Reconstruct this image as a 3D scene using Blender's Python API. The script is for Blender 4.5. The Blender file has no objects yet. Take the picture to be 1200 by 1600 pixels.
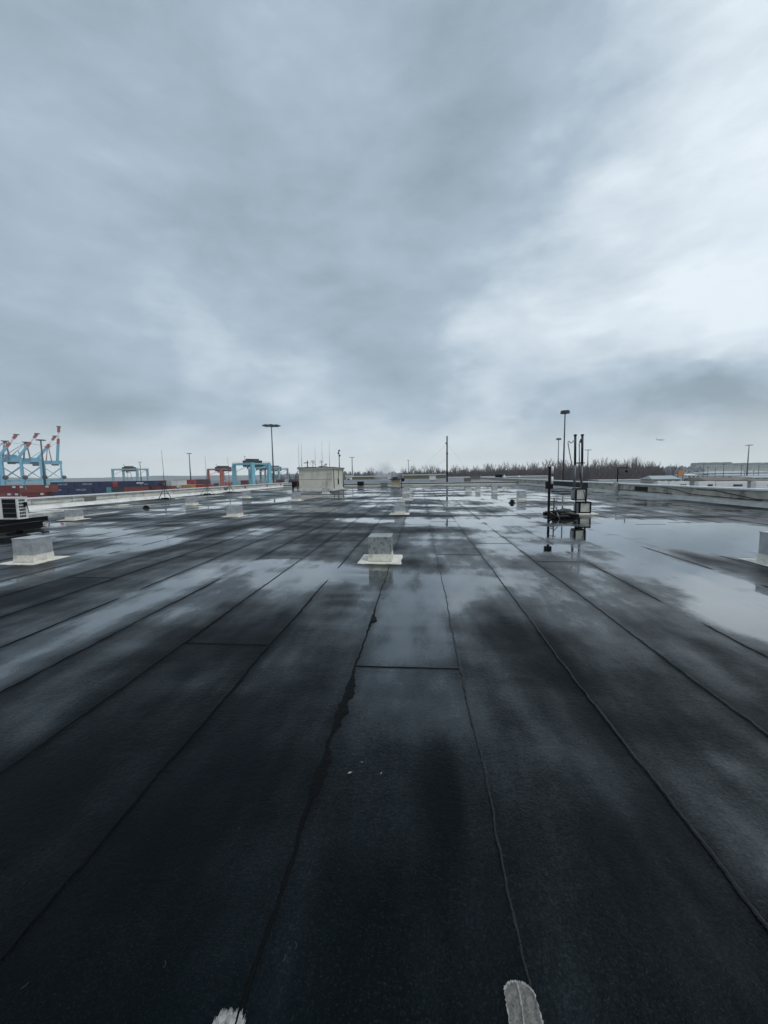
import bpy, math, random
import numpy as np
from mathutils import Vector, Matrix
R = math.radians
C = bpy.context.scene.collection
scene = bpy.context.scene
random.seed(7)

# ------------------------------------------------------------------ camera
EYE = 1.66
PITCH, YAW, ROLL, FPX = 5.5, 5.4, 0.9, 600.0
def cam_axes():
    p, y, a = R(PITCH), R(YAW), R(ROLL)
    f = Vector((-math.sin(y)*math.cos(p), math.cos(y)*math.cos(p), -math.sin(p)))
    r = Vector((math.cos(y), math.sin(y), 0)); u = r.cross(f)
    return r*math.cos(a)-u*math.sin(a), r*math.sin(a)+u*math.cos(a), f
CR, CU, CF = cam_axes()
cam = bpy.data.objects.new('camera', bpy.data.cameras.new('camera')); C.objects.link(cam)
m3 = Matrix((CR, CU, -CF)).transposed()
cam.matrix_world = Matrix.Translation((0, 0, EYE)) @ m3.to_4x4()
cam.data.sensor_fit = 'VERTICAL'; cam.data.sensor_height = 36.0; cam.data.lens = 36.0*FPX/1600.0
cam.data.clip_start = 0.05; cam.data.clip_end = 30000
scene.camera = cam
def ray(x, y): return CF + CR*((x-600)/FPX) + CU*((800-y)/FPX)
def at(x, y, Y):                      # point at forward distance Y (metres along the seams)
    d = ray(x, y); t = Y/d.y
    return Vector((d.x*t, Y, EYE+d.z*t))
def dep(x, y, z):                     # point at camera depth z
    d = ray(x, y); return Vector((0, 0, EYE))+d*z

# ------------------------------------------------------------------ world, sun, exposure
SUN_EL, SUN_AZ = R(55), R(120)
w = bpy.data.worlds.new('World'); scene.world = w; w.use_nodes = True
nt = w.node_tree; nt.nodes.clear()
def N(t, **k):
    n = nt.nodes.new(t)
    for a, b in k.items(): setattr(n, a, b)
    return n
def L(a, b): nt.links.new(a, b)
def wmath(op, a, b=None, clamp=False):
    n = N('ShaderNodeMath', operation=op); n.use_clamp = clamp
    for i, v in enumerate((a, b)):
        if v is None: continue
        if isinstance(v, (int, float)): n.inputs[i].default_value = v
        else: L(v, n.inputs[i])
    return n.outputs[0]
out = N('ShaderNodeOutputWorld')
sky = N('ShaderNodeTexSky', sky_type='NISHITA'); sky.sun_disc = False
sky.sun_elevation = SUN_EL; sky.sun_rotation = SUN_AZ
bg1 = N('ShaderNodeBackground'); bg1.inputs['Strength'].default_value = 0.08; L(sky.outputs[0], bg1.inputs['Color'])
tc = N('ShaderNodeTexCoord'); sx = N('ShaderNodeSeparateXYZ'); L(tc.outputs['Generated'], sx.inputs[0])
zc = wmath('MAXIMUM', sx.outputs[2], 0.0)
den = wmath('ADD', zc, 0.22)
cb = N('ShaderNodeCombineXYZ')
L(wmath('DIVIDE', sx.outputs[0], den), cb.inputs[0]); L(wmath('DIVIDE', sx.outputs[1], den), cb.inputs[1])
def wnoise(scale, detail, rough, dist, off):
    mp = N('ShaderNodeMapping'); mp.inputs['Location'].default_value = off; L(cb.outputs[0], mp.inputs[0])
    n = N('ShaderNodeTexNoise'); n.inputs['Scale'].default_value = scale; n.inputs['Detail'].default_value = detail
    n.inputs['Roughness'].default_value = rough; n.inputs['Distortion'].default_value = dist; L(mp.outputs[0], n.inputs['Vector'])
    return n.outputs['Fac']
n1 = wnoise(0.62, 7, 0.52, 0.5, (3.1, 1.7, 0.4))
def dnoise(scale, detail, rough, dist, off, zs):
    mp = N('ShaderNodeMapping'); mp.inputs['Location'].default_value = off; mp.inputs['Scale'].default_value = (1, 1, zs); L(tc.outputs['Generated'], mp.inputs[0])
    n = N('ShaderNodeTexNoise'); n.inputs['Scale'].default_value = scale; n.inputs['Detail'].default_value = detail
    n.inputs['Roughness'].default_value = rough; n.inputs['Distortion'].default_value = dist; L(mp.outputs[0], n.inputs['Vector'])
    return n.outputs['Fac']
n2 = dnoise(3.6, 9, 0.56, 0.35, (8.3, 4.1, 1.4), 2.3)
f = wmath('ADD', wmath('MULTIPLY', wmath('SUBTRACT', n1, 0.5), 0.72), wmath('MULTIPLY', wmath('SUBTRACT', n2, 0.5), 0.62))
n3 = dnoise(9.5, 7, 0.58, 0.25, (2.2, 7.7, 3.1), 2.6)
f = wmath('ADD', f, wmath('MULTIPLY', wmath('SUBTRACT', n3, 0.5), 0.34))
# broad thick and thin places of the cloud deck: direction, half-width (degrees), amount
wmp = N('ShaderNodeMapping'); wmp.inputs['Scale'].default_value = (1, 1, 2); L(tc.outputs['Generated'], wmp.inputs[0])
wn = N('ShaderNodeTexNoise'); wn.inputs['Scale'].default_value = 2.6; wn.inputs['Detail'].default_value = 7; wn.inputs['Roughness'].default_value = .56; L(wmp.outputs[0], wn.inputs['Vector'])
ws = N('ShaderNodeVectorMath', operation='SUBTRACT'); L(wn.outputs['Color'], ws.inputs[0]); ws.inputs[1].default_value = (.5, .5, .5)
wm = N('ShaderNodeVectorMath', operation='MULTIPLY'); L(ws.outputs[0], wm.inputs[0]); wm.inputs[1].default_value = (.55, .55, .40)
wa = N('ShaderNodeVectorMath', operation='ADD'); L(tc.outputs['Generated'], wa.inputs[0]); L(wm.outputs[0], wa.inputs[1])
wd_ = N('ShaderNodeVectorMath', operation='NORMALIZE'); L(wa.outputs[0], wd_.inputs[0])
def lobe(px, py, wid, amp):
    d = ray(px, py).normalized()
    dp = N('ShaderNodeVectorMath', operation='DOT_PRODUCT'); L(wd_.outputs[0], dp.inputs[0]); dp.inputs[1].default_value = d
    mr = N('ShaderNodeMapRange', interpolation_type='SMOOTHSTEP'); L(dp.outputs['Value'], mr.inputs[0])
    mr.inputs[1].default_value = math.cos(R(wid)); mr.inputs[2].default_value = 1.0
    mr.inputs[3].default_value = 0.0; mr.inputs[4].default_value = amp
    return mr.outputs[0]
LOBES = [(1290, 160, 27, .36), (1230, 420, 17, .20), (1010, 520, 13, .10), (480, 120, 36, -.18), (860, 80, 17, -.18), (560, 380, 24, -.10), (250, 330, 24, -.06), (80, 560, 18, -.20),
         (400, 520, 13, .16), (200, 470, 12, .12), (1150, 615, 9, -.46), (1060, 640, 7, -.20), (180, 610, 8, -.14), (960, 610, 8, -.18), (850, 560, 12, .16), (640, 590, 10, -.10), (380, 605, 9, -.14), (1000, 690, 8, .12), (720, 660, 8, .10), (260, 690, 9, .08), (840, 672, 6, -.16)]
for l in LOBES: f = wmath('ADD', f, lobe(*l))
ramp = N('ShaderNodeValToRGB'); L(wmath('ADD', f, 0.46), ramp.inputs[0])
e = ramp.color_ramp.elements
e[0].position = 0.0; e[0].color = (.240, .312, .370, 1)
e[1].position = 1.0; e[1].color = (.70, .775, .835, 1)
e2 = e.new(.38); e2.color = (.355, .440, .525, 1)
e3 = e.new(.62); e3.color = (.49, .575, .645, 1)
hz = N('ShaderNodeMapRange', interpolation_type='SMOOTHSTEP'); L(sx.outputs[2], hz.inputs[0])
hz.inputs[1].default_value = 0.0; hz.inputs[2].default_value = 0.15; hz.inputs[3].default_value = 0.80; hz.inputs[4].default_value = 0.0
mx = N('ShaderNodeMix', data_type='RGBA'); L(hz.outputs[0], mx.inputs[0]); L(ramp.outputs[0], mx.inputs[6]); mx.inputs[7].default_value = (.71, .77, .78, 1)
bg2 = N('ShaderNodeBackground'); bg2.inputs['Strength'].default_value = 1.10; L(mx.outputs[2], bg2.inputs['Color'])
ms = N('ShaderNodeMixShader'); ms.inputs[0].default_value = 0.96
L(bg1.outputs[0], ms.inputs[1]); L(bg2.outputs[0], ms.inputs[2]); L(ms.outputs[0], out.inputs[0])
sun = bpy.data.objects.new('sun', bpy.data.lights.new('sun', 'SUN')); C.objects.link(sun)
sun.data.energy = 1.3; sun.data.angle = R(30); sun.data.color = (1, .97, .93)
sd = Vector((math.sin(SUN_AZ)*math.cos(SUN_EL), math.cos(SUN_AZ)*math.cos(SUN_EL), math.sin(SUN_EL)))
sun.rotation_euler = sd.to_track_quat('Z', 'Y').to_euler()
vs = scene.view_settings; vs.view_transform = 'Standard'; vs.look = 'None'; vs.gamma = 1; vs.exposure = 0.14
scene.cycles.max_bounces = 8; scene.cycles.volume_bounces = 1

# ------------------------------------------------------------------ materials
MATS = {}
def mat(name, col, rough=.6, metal=0., var=.25, vscale=3., bump=0., bscale=40., spec=.5, stain=None, sscale=(2, 2, 2), samt=.5):
    if name in MATS: return MATS[name]
    m = bpy.data.materials.new(name); m.use_nodes = True; t = m.node_tree; b = t.nodes['Principled BSDF']
    b.inputs['Roughness'].default_value = rough; b.inputs['Metallic'].default_value = metal; b.inputs['Specular IOR Level'].default_value = spec
    co = t.nodes.new('ShaderNodeTexCoord')
    nz = t.nodes.new('ShaderNodeTexNoise'); nz.inputs['Scale'].default_value = vscale; nz.inputs['Detail'].default_value = 6; nz.inputs['Roughness'].default_value = .62
    t.links.new(co.outputs['Object'], nz.inputs['Vector'])
    rp = t.nodes.new('ShaderNodeValToRGB'); rp.color_ramp.elements[0].position = .3; rp.color_ramp.elements[1].position = .72
    rp.color_ramp.elements[0].color = tuple(c*(1-var) for c in col)+(1,); rp.color_ramp.elements[1].color = tuple(min(1, c*(1+var)) for c in col)+(1,)
    t.links.new(nz.outputs['Fac'], rp.inputs[0]); last = rp.outputs[0]
    if stain:
        mp = t.nodes.new('ShaderNodeMapping'); mp.inputs['Scale'].default_value = sscale; t.links.new(co.outputs['Object'], mp.inputs[0])
        n2_ = t.nodes.new('ShaderNodeTexNoise'); n2_.inputs['Scale'].default_value = 1; n2_.inputs['Detail'].default_value = 7; n2_.inputs['Roughness'].default_value = .65
        t.links.new(mp.outputs[0], n2_.inputs['Vector'])
        mr = t.nodes.new('ShaderNodeMapRange'); mr.inputs[1].default_value = .52; mr.inputs[2].default_value = .68; mr.inputs[4].default_value = samt
        t.links.new(n2_.outputs['Fac'], mr.inputs[0])
        mi = t.nodes.new('ShaderNodeMix'); mi.data_type = 'RGBA'; t.links.new(mr.outputs[0], mi.inputs[0]); t.links.new(last, mi.inputs[6]); mi.inputs[7].default_value = tuple(stain)+(1,)
        last = mi.outputs[2]
    t.links.new(last, b.inputs['Base Color'])
    if bump:
        n3 = t.nodes.new('ShaderNodeTexNoise'); n3.inputs['Scale'].default_value = bscale; n3.inputs['Detail'].default_value = 4; t.links.new(co.outputs['Object'], n3.inputs['Vector'])
        bp = t.nodes.new('ShaderNodeBump'); bp.inputs['Strength'].default_value = bump; bp.inputs['Distance'].default_value = .01
        t.links.new(n3.outputs['Fac'], bp.inputs['Height']); t.links.new(bp.outputs[0], b.inputs['Normal'])
    MATS[name] = m; return m

galv = mat('galvanised', (.47, .485, .495), .38, .5, .28, 5, .05, 30, stain=(.12, .11, .10), sscale=(14, 14, 14), samt=.18)
galv_spot = mat('galvanised_spotted', (.36, .38, .37), .45, .55, .25, 4, .05, 30, stain=(.035, .03, .028), sscale=(22, 22, 16), samt=.9)
cream = mat('cream_coating', (.66, .635, .56), .55, 0, .16, 6, .3, 18, stain=(.22, .20, .16), sscale=(7, 7, 7), samt=.6)
white_coat = mat('white_coating', (.74, .745, .72), .5, 0, .12, 1.5, .2, 9, stain=(.30, .29, .26), sscale=(3, 1.2, 6), samt=.55)
grey_coat = mat('grey_coating', (.42, .425, .41), .5, 0, .18, 1.5, .2, 9, stain=(.17, .16, .145), sscale=(2, .8, 5), samt=.7)
coping_m = mat('coping_metal', (.70, .73, .74), .4, .1, .12, 2, 0, stain=(.25, .24, .22), sscale=(6, .6, 6), samt=.35)
block_wall = mat('painted_block_wall', (.66, .65, .59), .75, 0, .14, 2, .3, 12, stain=(.16, .145, .11), sscale=(2, .9, 7), samt=.75)
conc = mat('stained_concrete', (.42, .40, .345), .85, 0, .3, 1.2, .5, 14, stain=(.075, .068, .055), sscale=(2, 1.3, 1.6), samt=.9)
black_m = mat('black_steel', (.004, .004, .0045), .55, 0, .2, 8, spec=.2)
rubber = mat('black_rubber', (.006, .006, .0065), .7, 0, .2, 10, .2, 30, spec=.2)
dark_m = mat('dark_steel', (.028, .030, .033), .5, .4, .2, 2)
pole_m = mat('weathered_pole', (.085, .095, .105), .55, .4, .2, .6)
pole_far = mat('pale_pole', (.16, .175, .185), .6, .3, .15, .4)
grey_p = mat('grey_conduit', (.25, .265, .265), .45, .5, .2, 4)
white_p = mat('white_plastic', (.74, .74, .72), .4, 0, .08, 6, stain=(.4, .38, .33), sscale=(4, 4, 6), samt=.4)
panel_m = mat('cabinet_panel', (.50, .50, .45), .5, 0, .12, 5, stain=(.25, .22, .17), sscale=(6, 6, 2), samt=.5)
hut_m = mat('hut_stucco', (.62, .595, .51), .8, 0, .1, .9, .25, 14, stain=(.27, .25, .20), sscale=(1.3, 1.3, .35), samt=.6)
hut_dark = mat('hut_trim', (.16, .155, .145), .7, 0, .2, 2)
tan = mat('tan_panel', (.42, .35, .24), .7, 0, .2, 3, stain=(.2, .14, .08), sscale=(3, 3, 1), samt=.6)
wood = mat('weathered_wood', (.27, .23, .17), .8, 0, .3, 5, .4, 20)
tarp = mat('black_green_tarp', (.018, .024, .020), .55, 0, .3, 8, .5, 10)
glass = mat('dark_glass', (.02, .025, .03), .12, 0, .1, 1)
cyan_m = mat('crane_blue', (.15, .42, .56), .55, 0, .14, .12, stain=(.07, .24, .34), sscale=(.2, .2, .05), samt=.6)
cyan_near = mat('gantry_blue', (.20, .50, .60), .5, 0, .14, .3, stain=(.10, .25, .31), sscale=(.5, .5, .1), samt=.5)
pale_teal = mat('gantry_pale_teal', (.26, .42, .46), .6, 0, .12, .3)
red_crane = mat('gantry_red', (.42, .085, .055), .55, 0, .16, .3, stain=(.2, .06, .05), sscale=(.5, .5, .1), samt=.5)
stripe_red = mat('stripe_red', (.36, .05, .035), .55, 0, .12, .2)
stripe_white = mat('stripe_white', (.66, .68, .69), .55, 0, .08, .2)
asphalt = mat('yard_asphalt', (.07, .072, .075), .6, 0, .4, .03, stain=(.13, .135, .14), sscale=(.02, .02, .02), samt=.7)
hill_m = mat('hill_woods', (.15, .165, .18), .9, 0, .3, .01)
bark = mat('bark', (.10, .088, .09), .9, 0, .25, .8)
twig = mat('twigs', (.145, .122, .122), .9, 0, .3, .3)
leaf_m = mat('pale_leaf', (.26, .265, .26), .6, 0, .2, 30)
straw_m = mat('straw', (.10, .105, .105), .7, 0, .2, 30)
ridge_m = mat('seam_ridge_felt', (.0012, .0022, .003), .40, 0, .4, 30, 1., 60, spec=.42)
tar = mat('seam_tar', (.0008, .0010, .0013), .6, 0, .3, 20, .6, 60, spec=.10)
patch_m = mat('peeling_white_tape', (.15, .145, .13), .85, 0, .45, 60, 1., 140, stain=(.045, .045, .042), sscale=(60, 40, 60), samt=.75)
patch_w = mat('white_paint_flecks', (.34, .34, .325), .8, 0, .35, 70, .9, 160, stain=(.07, .07, .068), sscale=(70, 30, 70), samt=.8)
orange = mat('orange_board', (.55, .22, .06), .6, 0, .15, .5)
shed_roof = mat('shed_roof', (.33, .36, .38), .5, .1, .15, .1, stain=(.2, .2, .2), sscale=(.1, .3, .1), samt=.4)
shed_brown = mat('brown_roof', (.14, .115, .095), .75, 0, .25, .2)
shed_wall = mat('shed_wall', (.36, .38, .34), .75, 0, .15, .1, stain=(.2, .21, .18), sscale=(.3, .3, .1), samt=.5)
white_wall = mat('white_shed_wall', (.55, .57, .58), .6, 0, .1, .1)
olive = mat('olive_panel', (.15, .14, .085), .7, 0, .3, .6)
apt_m = mat('apartment_wall', (.36, .39, .36), .8, 0, .1, .05, stain=(.28, .31, .27), sscale=(.05, .05, .03), samt=.6)
apt_g = mat('apartment_green_upper', (.20, .26, .22), .8, 0, .15, .05)
apt_w = mat('hazy_pane', (.15, .18, .19), .4, 0, .2, .1)  # pane colour greyed to carry the distance haze
plane_m = mat('aircraft_skin', (.45, .48, .5), .4, .2, .08, .1)

# ------------------------------------------------------------------ mesh helpers
class MB:
    def __init__(s): s.v = []; s.f = []; s.mi = []; s.mats = []; s.smooth = []
    def _m(s, m):
        if m not in s.mats: s.mats.append(m)
        return s.mats.index(m)
    def face(s, idx, m, smooth=False): s.f.append(idx); s.mi.append(s._m(m)); s.smooth.append(smooth)
    def hexa(s, pts, m):
        o = len(s.v); s.v += [tuple(p) for p in pts]
        for q in ((0, 3, 2, 1), (4, 5, 6, 7), (0, 1, 5, 4), (1, 2, 6, 5), (2, 3, 7, 6), (3, 0, 4, 7)): s.face([o+i for i in q], m)
        return s
    def box(s, x0, x1, y0, y1, z0, z1, m, bev=0.0):
        if bev:
            b = bev; o = len(s.v)
            for z, i in ((z0, 0), (z1-b, 0), (z1, b)):
                s.v += [(x0+i, y0+i, z), (x1-i, y0+i, z), (x1-i, y1-i, z), (x0+i, y1-i, z)]
            for k in (0, 4):
                for j in range(4): s.face([o+k+j, o+k+(j+1) % 4, o+k+4+(j+1) % 4, o+k+4+j], m)
            s.face([o+8, o+9, o+10, o+11], m); s.face([o+3, o+2, o+1, o], m); return s
        return s.hexa([(x0, y0, z0), (x1, y0, z0), (x1, y1, z0), (x0, y1, z0), (x0, y0, z1), (x1, y0, z1), (x1, y1, z1), (x0, y1, z1)], m)
    def beam(s, a, b, wx, wy, m):                  # square bar between two points
        a, b = Vector(a), Vector(b); d = (b-a).normalized()
        up = Vector((0, 0, 1)) if abs(d.z) < .9 else Vector((0, 1, 0))
        r = d.cross(up).normalized(); u = r.cross(d)
        P = []
        for p in (a, b):
            for i, j in ((-1, -1), (1, -1), (1, 1), (-1, 1)): P.append(p+r*(wx/2*i)+u*(wy/2*j))
        return s.hexa(P, m)
    def tube(s, path, rad, m, n=8, cap=True):
        path = [Vector(p) for p in path]; rads = rad if isinstance(rad, (list, tuple)) else [rad]*len(path)
        o = len(s.v); ref = None
        for i, p in enumerate(path):
            d = (path[min(i+1, len(path)-1)]-path[max(i-1, 0)]).normalized()
            if ref is None: ref = Vector((0, 0, 1)) if abs(d.z) < .9 else Vector((0, 1, 0))
            r = d.cross(ref).normalized(); u = r.cross(d)
            for k in range(n):
                a = 2*math.pi*k/n; s.v.append(tuple(p+r*(rads[i]*math.cos(a))+u*(rads[i]*math.sin(a))))
        for i in range(len(path)-1):
            for k in range(n): s.face([o+i*n+k, o+i*n+(k+1) % n, o+(i+1)*n+(k+1) % n, o+(i+1)*n+k], m, True)
        if cap:
            s.face([o+k for k in range(n)][::-1], m); s.face([o+(len(path)-1)*n+k for k in range(n)], m)
        return s
    def cyl(s, a, b, r0, r1, m, n=10): return s.tube([a, b], [r0, r1], m, n)
    def ring(s, c, rad, r, m, axis='y', n=24, k=8):
        c = Vector(c); pts = []
        for i in range(n+1):
            a = 2*math.pi*i/n
            pts.append(c+(Vector((rad*math.cos(a), 0, rad*math.sin(a))) if axis == 'y' else Vector((rad*math.cos(a), rad*math.sin(a), 0))))
        return s.tube(pts, r, m, k)
    def lathe(s, c, prof, m, n=20, axis=None):     # prof: (r, h) list along axis
        ax = Vector(axis or (0, 0, 1)).normalized(); ref = Vector((1, 0, 0)) if abs(ax.x) < .9 else Vector((0, 1, 0))
        r = ax.cross(ref).normalized(); u = ax.cross(r); c = Vector(c); o = len(s.v)
        for rr, h in prof:
            for k in range(n):
                a = 2*math.pi*k/n; s.v.append(tuple(c+ax*h+r*(rr*math.cos(a))+u*(rr*math.sin(a))))
        for i in range(len(prof)-1):
            for k in range(n): s.face([o+i*n+k, o+i*n+(k+1) % n, o+(i+1)*n+(k+1) % n, o+(i+1)*n+k], m, True)
        return s
    def poly(s, pts, m): o = len(s.v); s.v += [tuple(p) for p in pts]; s.face([o+i for i in range(len(pts))], m); return s
    def prism(s, outline, z0, z1, m):              # outline in xy
        n = len(outline); o = len(s.v)
        s.v += [(x, y, z0) for x, y in outline]+[(x, y, z1) for x, y in outline]
        for k in range(n): s.face([o+k, o+(k+1) % n, o+n+(k+1) % n, o+n+k], m)
        s.face([o+n+k for k in range(n)], m); return s
    def mesh(s, name):
        me = bpy.data.meshes.new(name); me.from_pydata(s.v, [], s.f)
        for m in s.mats: me.materials.append(m)
        me.polygons.foreach_set('material_index', s.mi); me.polygons.foreach_set('use_smooth', s.smooth); me.update()
        return me
def tag(o, label=None, cat=None, group=None, kind=None):
    for k, v in (('label', label), ('category', cat), ('group', group), ('kind', kind)):
        if v: o[k] = v
    return o
def thing(name, label, cat, loc=(0, 0, 0), rz=0., group=None, kind=None):
    o = bpy.data.objects.new(name, None); C.objects.link(o); o.location = loc; o.rotation_euler = (0, 0, rz); o.empty_display_size = .1
    return tag(o, label, cat, group, kind)
def part(name, me, parent=None, label=None, loc=None):
    if isinstance(me, MB): me = me.mesh(name)
    o = bpy.data.objects.new(name, me); C.objects.link(o)
    if parent: o.parent = parent
    if loc: o.location = loc
    if label: o['label'] = label
    return o
CACHE = {}
def cached(key, fn):
    if key not in CACHE:
        r = fn(); CACHE[key] = r.mesh(key[0] if isinstance(key, tuple) else key) if isinstance(r, MB) else r
    return CACHE[key]

# ------------------------------------------------------------------ value noise
_rs = np.random.RandomState(11); TAB = _rs.rand(256, 256)
def vnoise(x, y):
    x = np.asarray(x, float); y = np.asarray(y, float)
    xi = np.floor(x).astype(int); yi = np.floor(y).astype(int); fx = x-xi; fy = y-yi
    fx = fx*fx*fx*(fx*(6*fx-15)+10); fy = fy*fy*fy*(fy*(6*fy-15)+10)
    g = lambda a, b: TAB[a % 256, b % 256]
    return (g(xi, yi)*(1-fx)+g(xi+1, yi)*fx)*(1-fy)+(g(xi, yi+1)*(1-fx)+g(xi+1, yi+1)*fx)*fy
def fbm(x, y, o=5, gain=.52):
    a, s, t = 1., 0., 0.
    for i in range(o): s = s+a*vnoise(x*2**i+17.3*i, y*2**i+9.1*i); t += a; a *= gain
    return s/t
def sstep(a, b, x): t = np.clip((x-a)/(b-a), 0, 1); return t*t*(3-2*t)

# ------------------------------------------------------------------ setting: ground, hills, roof
GZ = -9.7
g = MB(); g.poly([(-9000, -3000, GZ), (9000, -3000, GZ), (9000, 9000, GZ), (-9000, 9000, GZ)], asphalt)
tag(part('ground', g), kind='structure')

XL, XR, YE = -21.75, 14.75, 59.6
SEAM0, SW = -0.575, 0.908
xs = np.concatenate([np.arange(XL, -6, .14), np.arange(-6, 5, .07), np.arange(5, XR, .11), [XR]])
ys = np.concatenate([np.arange(-5, 1, .3), np.arange(1, 8, .055), np.arange(8, 20, .11), np.arange(20, YE, .28), [YE]])
X, Y = np.meshgrid(xs, ys)
strip = np.floor((X-SEAM0)/SW); dseam = np.abs((X-SEAM0)/SW-np.round((X-SEAM0)/SW))*SW
jit = TAB[(strip.astype(int)*7) % 256, 3]; jit2 = TAB[(strip.astype(int)*5) % 256, 40]
n_long = .62*fbm(X*1.05+31, Y*.58+5)+.22*fbm(X*3.4+9, Y*.9+77, 4)+.16*fbm(X*1.1+50, Y*3.2+20, 4)                       # streaks along the rolls
n_strip = fbm(X*.9+jit*40, Y*.33+jit2*50)              # differs from roll to roll
n_iso = fbm(X*.42+70, Y*.62+12, 5, .58)
near = np.clip((12-Y)/9, 0, 1)
wv = near*(.90*n_long+.10*n_strip)+(1-near)*(.32*n_long+.06*n_strip+.62*n_iso)
wv = (wv-.5)*(1.7+.9*(1-near))+.5
wv += (jit-.5)*.04
wv += np.interp(Y, [1, 3, 4.2, 6, 9, 14, 25, 60], [-.27, -.02, .12, .19, .19, .18, .17, .18])
wv += .05*sstep(2, 8, X)-.05*sstep(-6, -12, X)*0
wv -= .10*np.exp(-(dseam/.07)**2)
BLOBS = [  # standing water (+) and drained places (-): x, y, rx, ry, amount
    (7.2, 12.6, 3.6, 2.7, .42), (6.2, 9.6, 1.3, 2.4, .40), (8.6, 10.6, 2.0, 2.2, .30), (4.3, 7.0, .75, 2.2, .42), (4.9, 8.6, .6, 1.4, .2),
    (5.2, 8.2, .38, 2.3, -.55), (3.55, 4.35, .45, .5, .45), (3.3, 5.5, .4, .5, -.25),
    (-3.74, 3.4, .26, 1.3, .42), (-3.0, 4.4, .28, .8, .06), (-3.7, 5.6, .30, 1.1, .18), (-4.5, 4.6, .3, 1.2, -.1),
    (-1.55, 6.2, .42, .95, .22), (-.12, 4.9, .44, 1.5, .06), (.62, 5.6, .26, 1.5, .22), (1.75, 5.4, .30, .9, .2),
    (2.45, 3.3, .30, .6, .0), (1.75, 3.0, .4, 1.1, -.16), (7.6, 13.0, 1.6, .16, -.35), (9.6, 12.2, 1.5, .2, -.35), (8.6, 10.0, 1.0, .2, -.3), (6.4, 11.9, .8, .12, -.3), (9.3, 14.6, 1.8, .2, -.35), (5.6, 9.9, .6, .2, -.25), (.9, 4.2, .2, .8, -.2), (-2.0, 4.3, .5, 1.0, -.25), (-1.0, 3.6, .4, .7, .05),
    (-1.6, 8.4, 2.6, .8, -.16), (-1.0, 7.25, .8, .35, -.35), (-.55, 6.15, .75, .42, .34), (.45, 6.0, .9, .45, .14), (-2.2, 5.9, .7, .5, .12), (-.9, 15.35, 5.4, .30, -.55), (-1, 13.9, 5, .5, .22),
    (-6.0, 8.8, .55, 6.0, -.40), (-5.2, 5.0, .6, 2.2, -.30), (-6.1, 5.95, .55, .5, .18), (-9.2, 16, 1.2, 9, -.18), (-4.5, 20, .7, 9, -.16),
    (4.9, 14.6, 1.2, .18, -.3), (4.9, 12.4, .8, .14, -.45), (5.7, 11.5, .7, .14, -.40), (4.5, 10.5, .6, .12, -.35), (6.6, 13.4, .9, .10, -.35), (3.9, 9.3, .4, .3, -.25), (6.5, 21.5, 3, .7, -.25), (3.5, 18.5, 1.4, .5, -.25), (9, 26, 5, 5, .16), (2, 30, 4, 5, .1),
    (12.0, 20, 2.6, 6, .06), (-15, 12, 4, 3, -.05), (-13, 13.4, 1.6, .5, .25), (-9.2, 10, 1.6, .5, .22), (-11.8, 9.0, 1.5, .6, .35),
    (-8, 8.6, 1.8, .35, .18), (-20.8, 30, .8, 20, -.25), (.1, 1.85, .10, .3, -.3), (.62, 1.7, .3, .9, .10), (-.25, 2.6, .3, .8, .06), (-1.9, 2.3, .5, .8, .06)]
for cx, cy, rx, ry, a in BLOBS:
    q = ((X-cx)/rx)**2+((Y-cy)/ry)**2
    wv += a*np.exp(-q*.9)
wet = sstep(.36, .80, wv)
Z = .0035*np.sin(X*1.7+fbm(X*.4, Y*.2)*4)*(1-wet)
wr = np.exp(-((X+1.0)/.34)**2)*np.exp(-((Y-4.6)/1.7)**2)    # transverse wrinkles of one roll
Z += wr*.007*np.sin(Y*15+3*fbm(X*1.2, Y*.8)*3)*(.25+.75*sstep(.42, .6, fbm(X*.8+4, Y*.9+60)))
Z += .0025*((X-SEAM0)/SW-np.round((X-SEAM0)/SW))*(1-.8*wet)
nx, ny = len(xs), len(ys)
me = bpy.data.meshes.new('roof_deck')
idx = np.arange(nx*ny).reshape(ny, nx)
quads = np.stack([idx[:-1, :-1], idx[:-1, 1:], idx[1:, 1:], idx[1:, :-1]], -1).reshape(-1, 4)
me.vertices.add(nx*ny); me.vertices.foreach_set('co', np.stack([X, Y, Z], -1).astype(np.float32).ravel())
me.loops.add(quads.size); me.loops.foreach_set('vertex_index', quads.ravel().astype(np.int32))
me.polygons.add(len(quads)); me.polygons.foreach_set('loop_start', np.arange(0, quads.size, 4, dtype=np.int32))
me.polygons.foreach_set('loop_total', np.full(len(quads), 4, np.int32)); me.polygons.foreach_set('use_smooth', np.ones(len(quads), bool)); me.update(calc_edges=True)
at_ = me.attributes.new('wet', 'FLOAT', 'POINT'); at_.data.foreach_set('value', wv.astype(np.float32).ravel())

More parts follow.
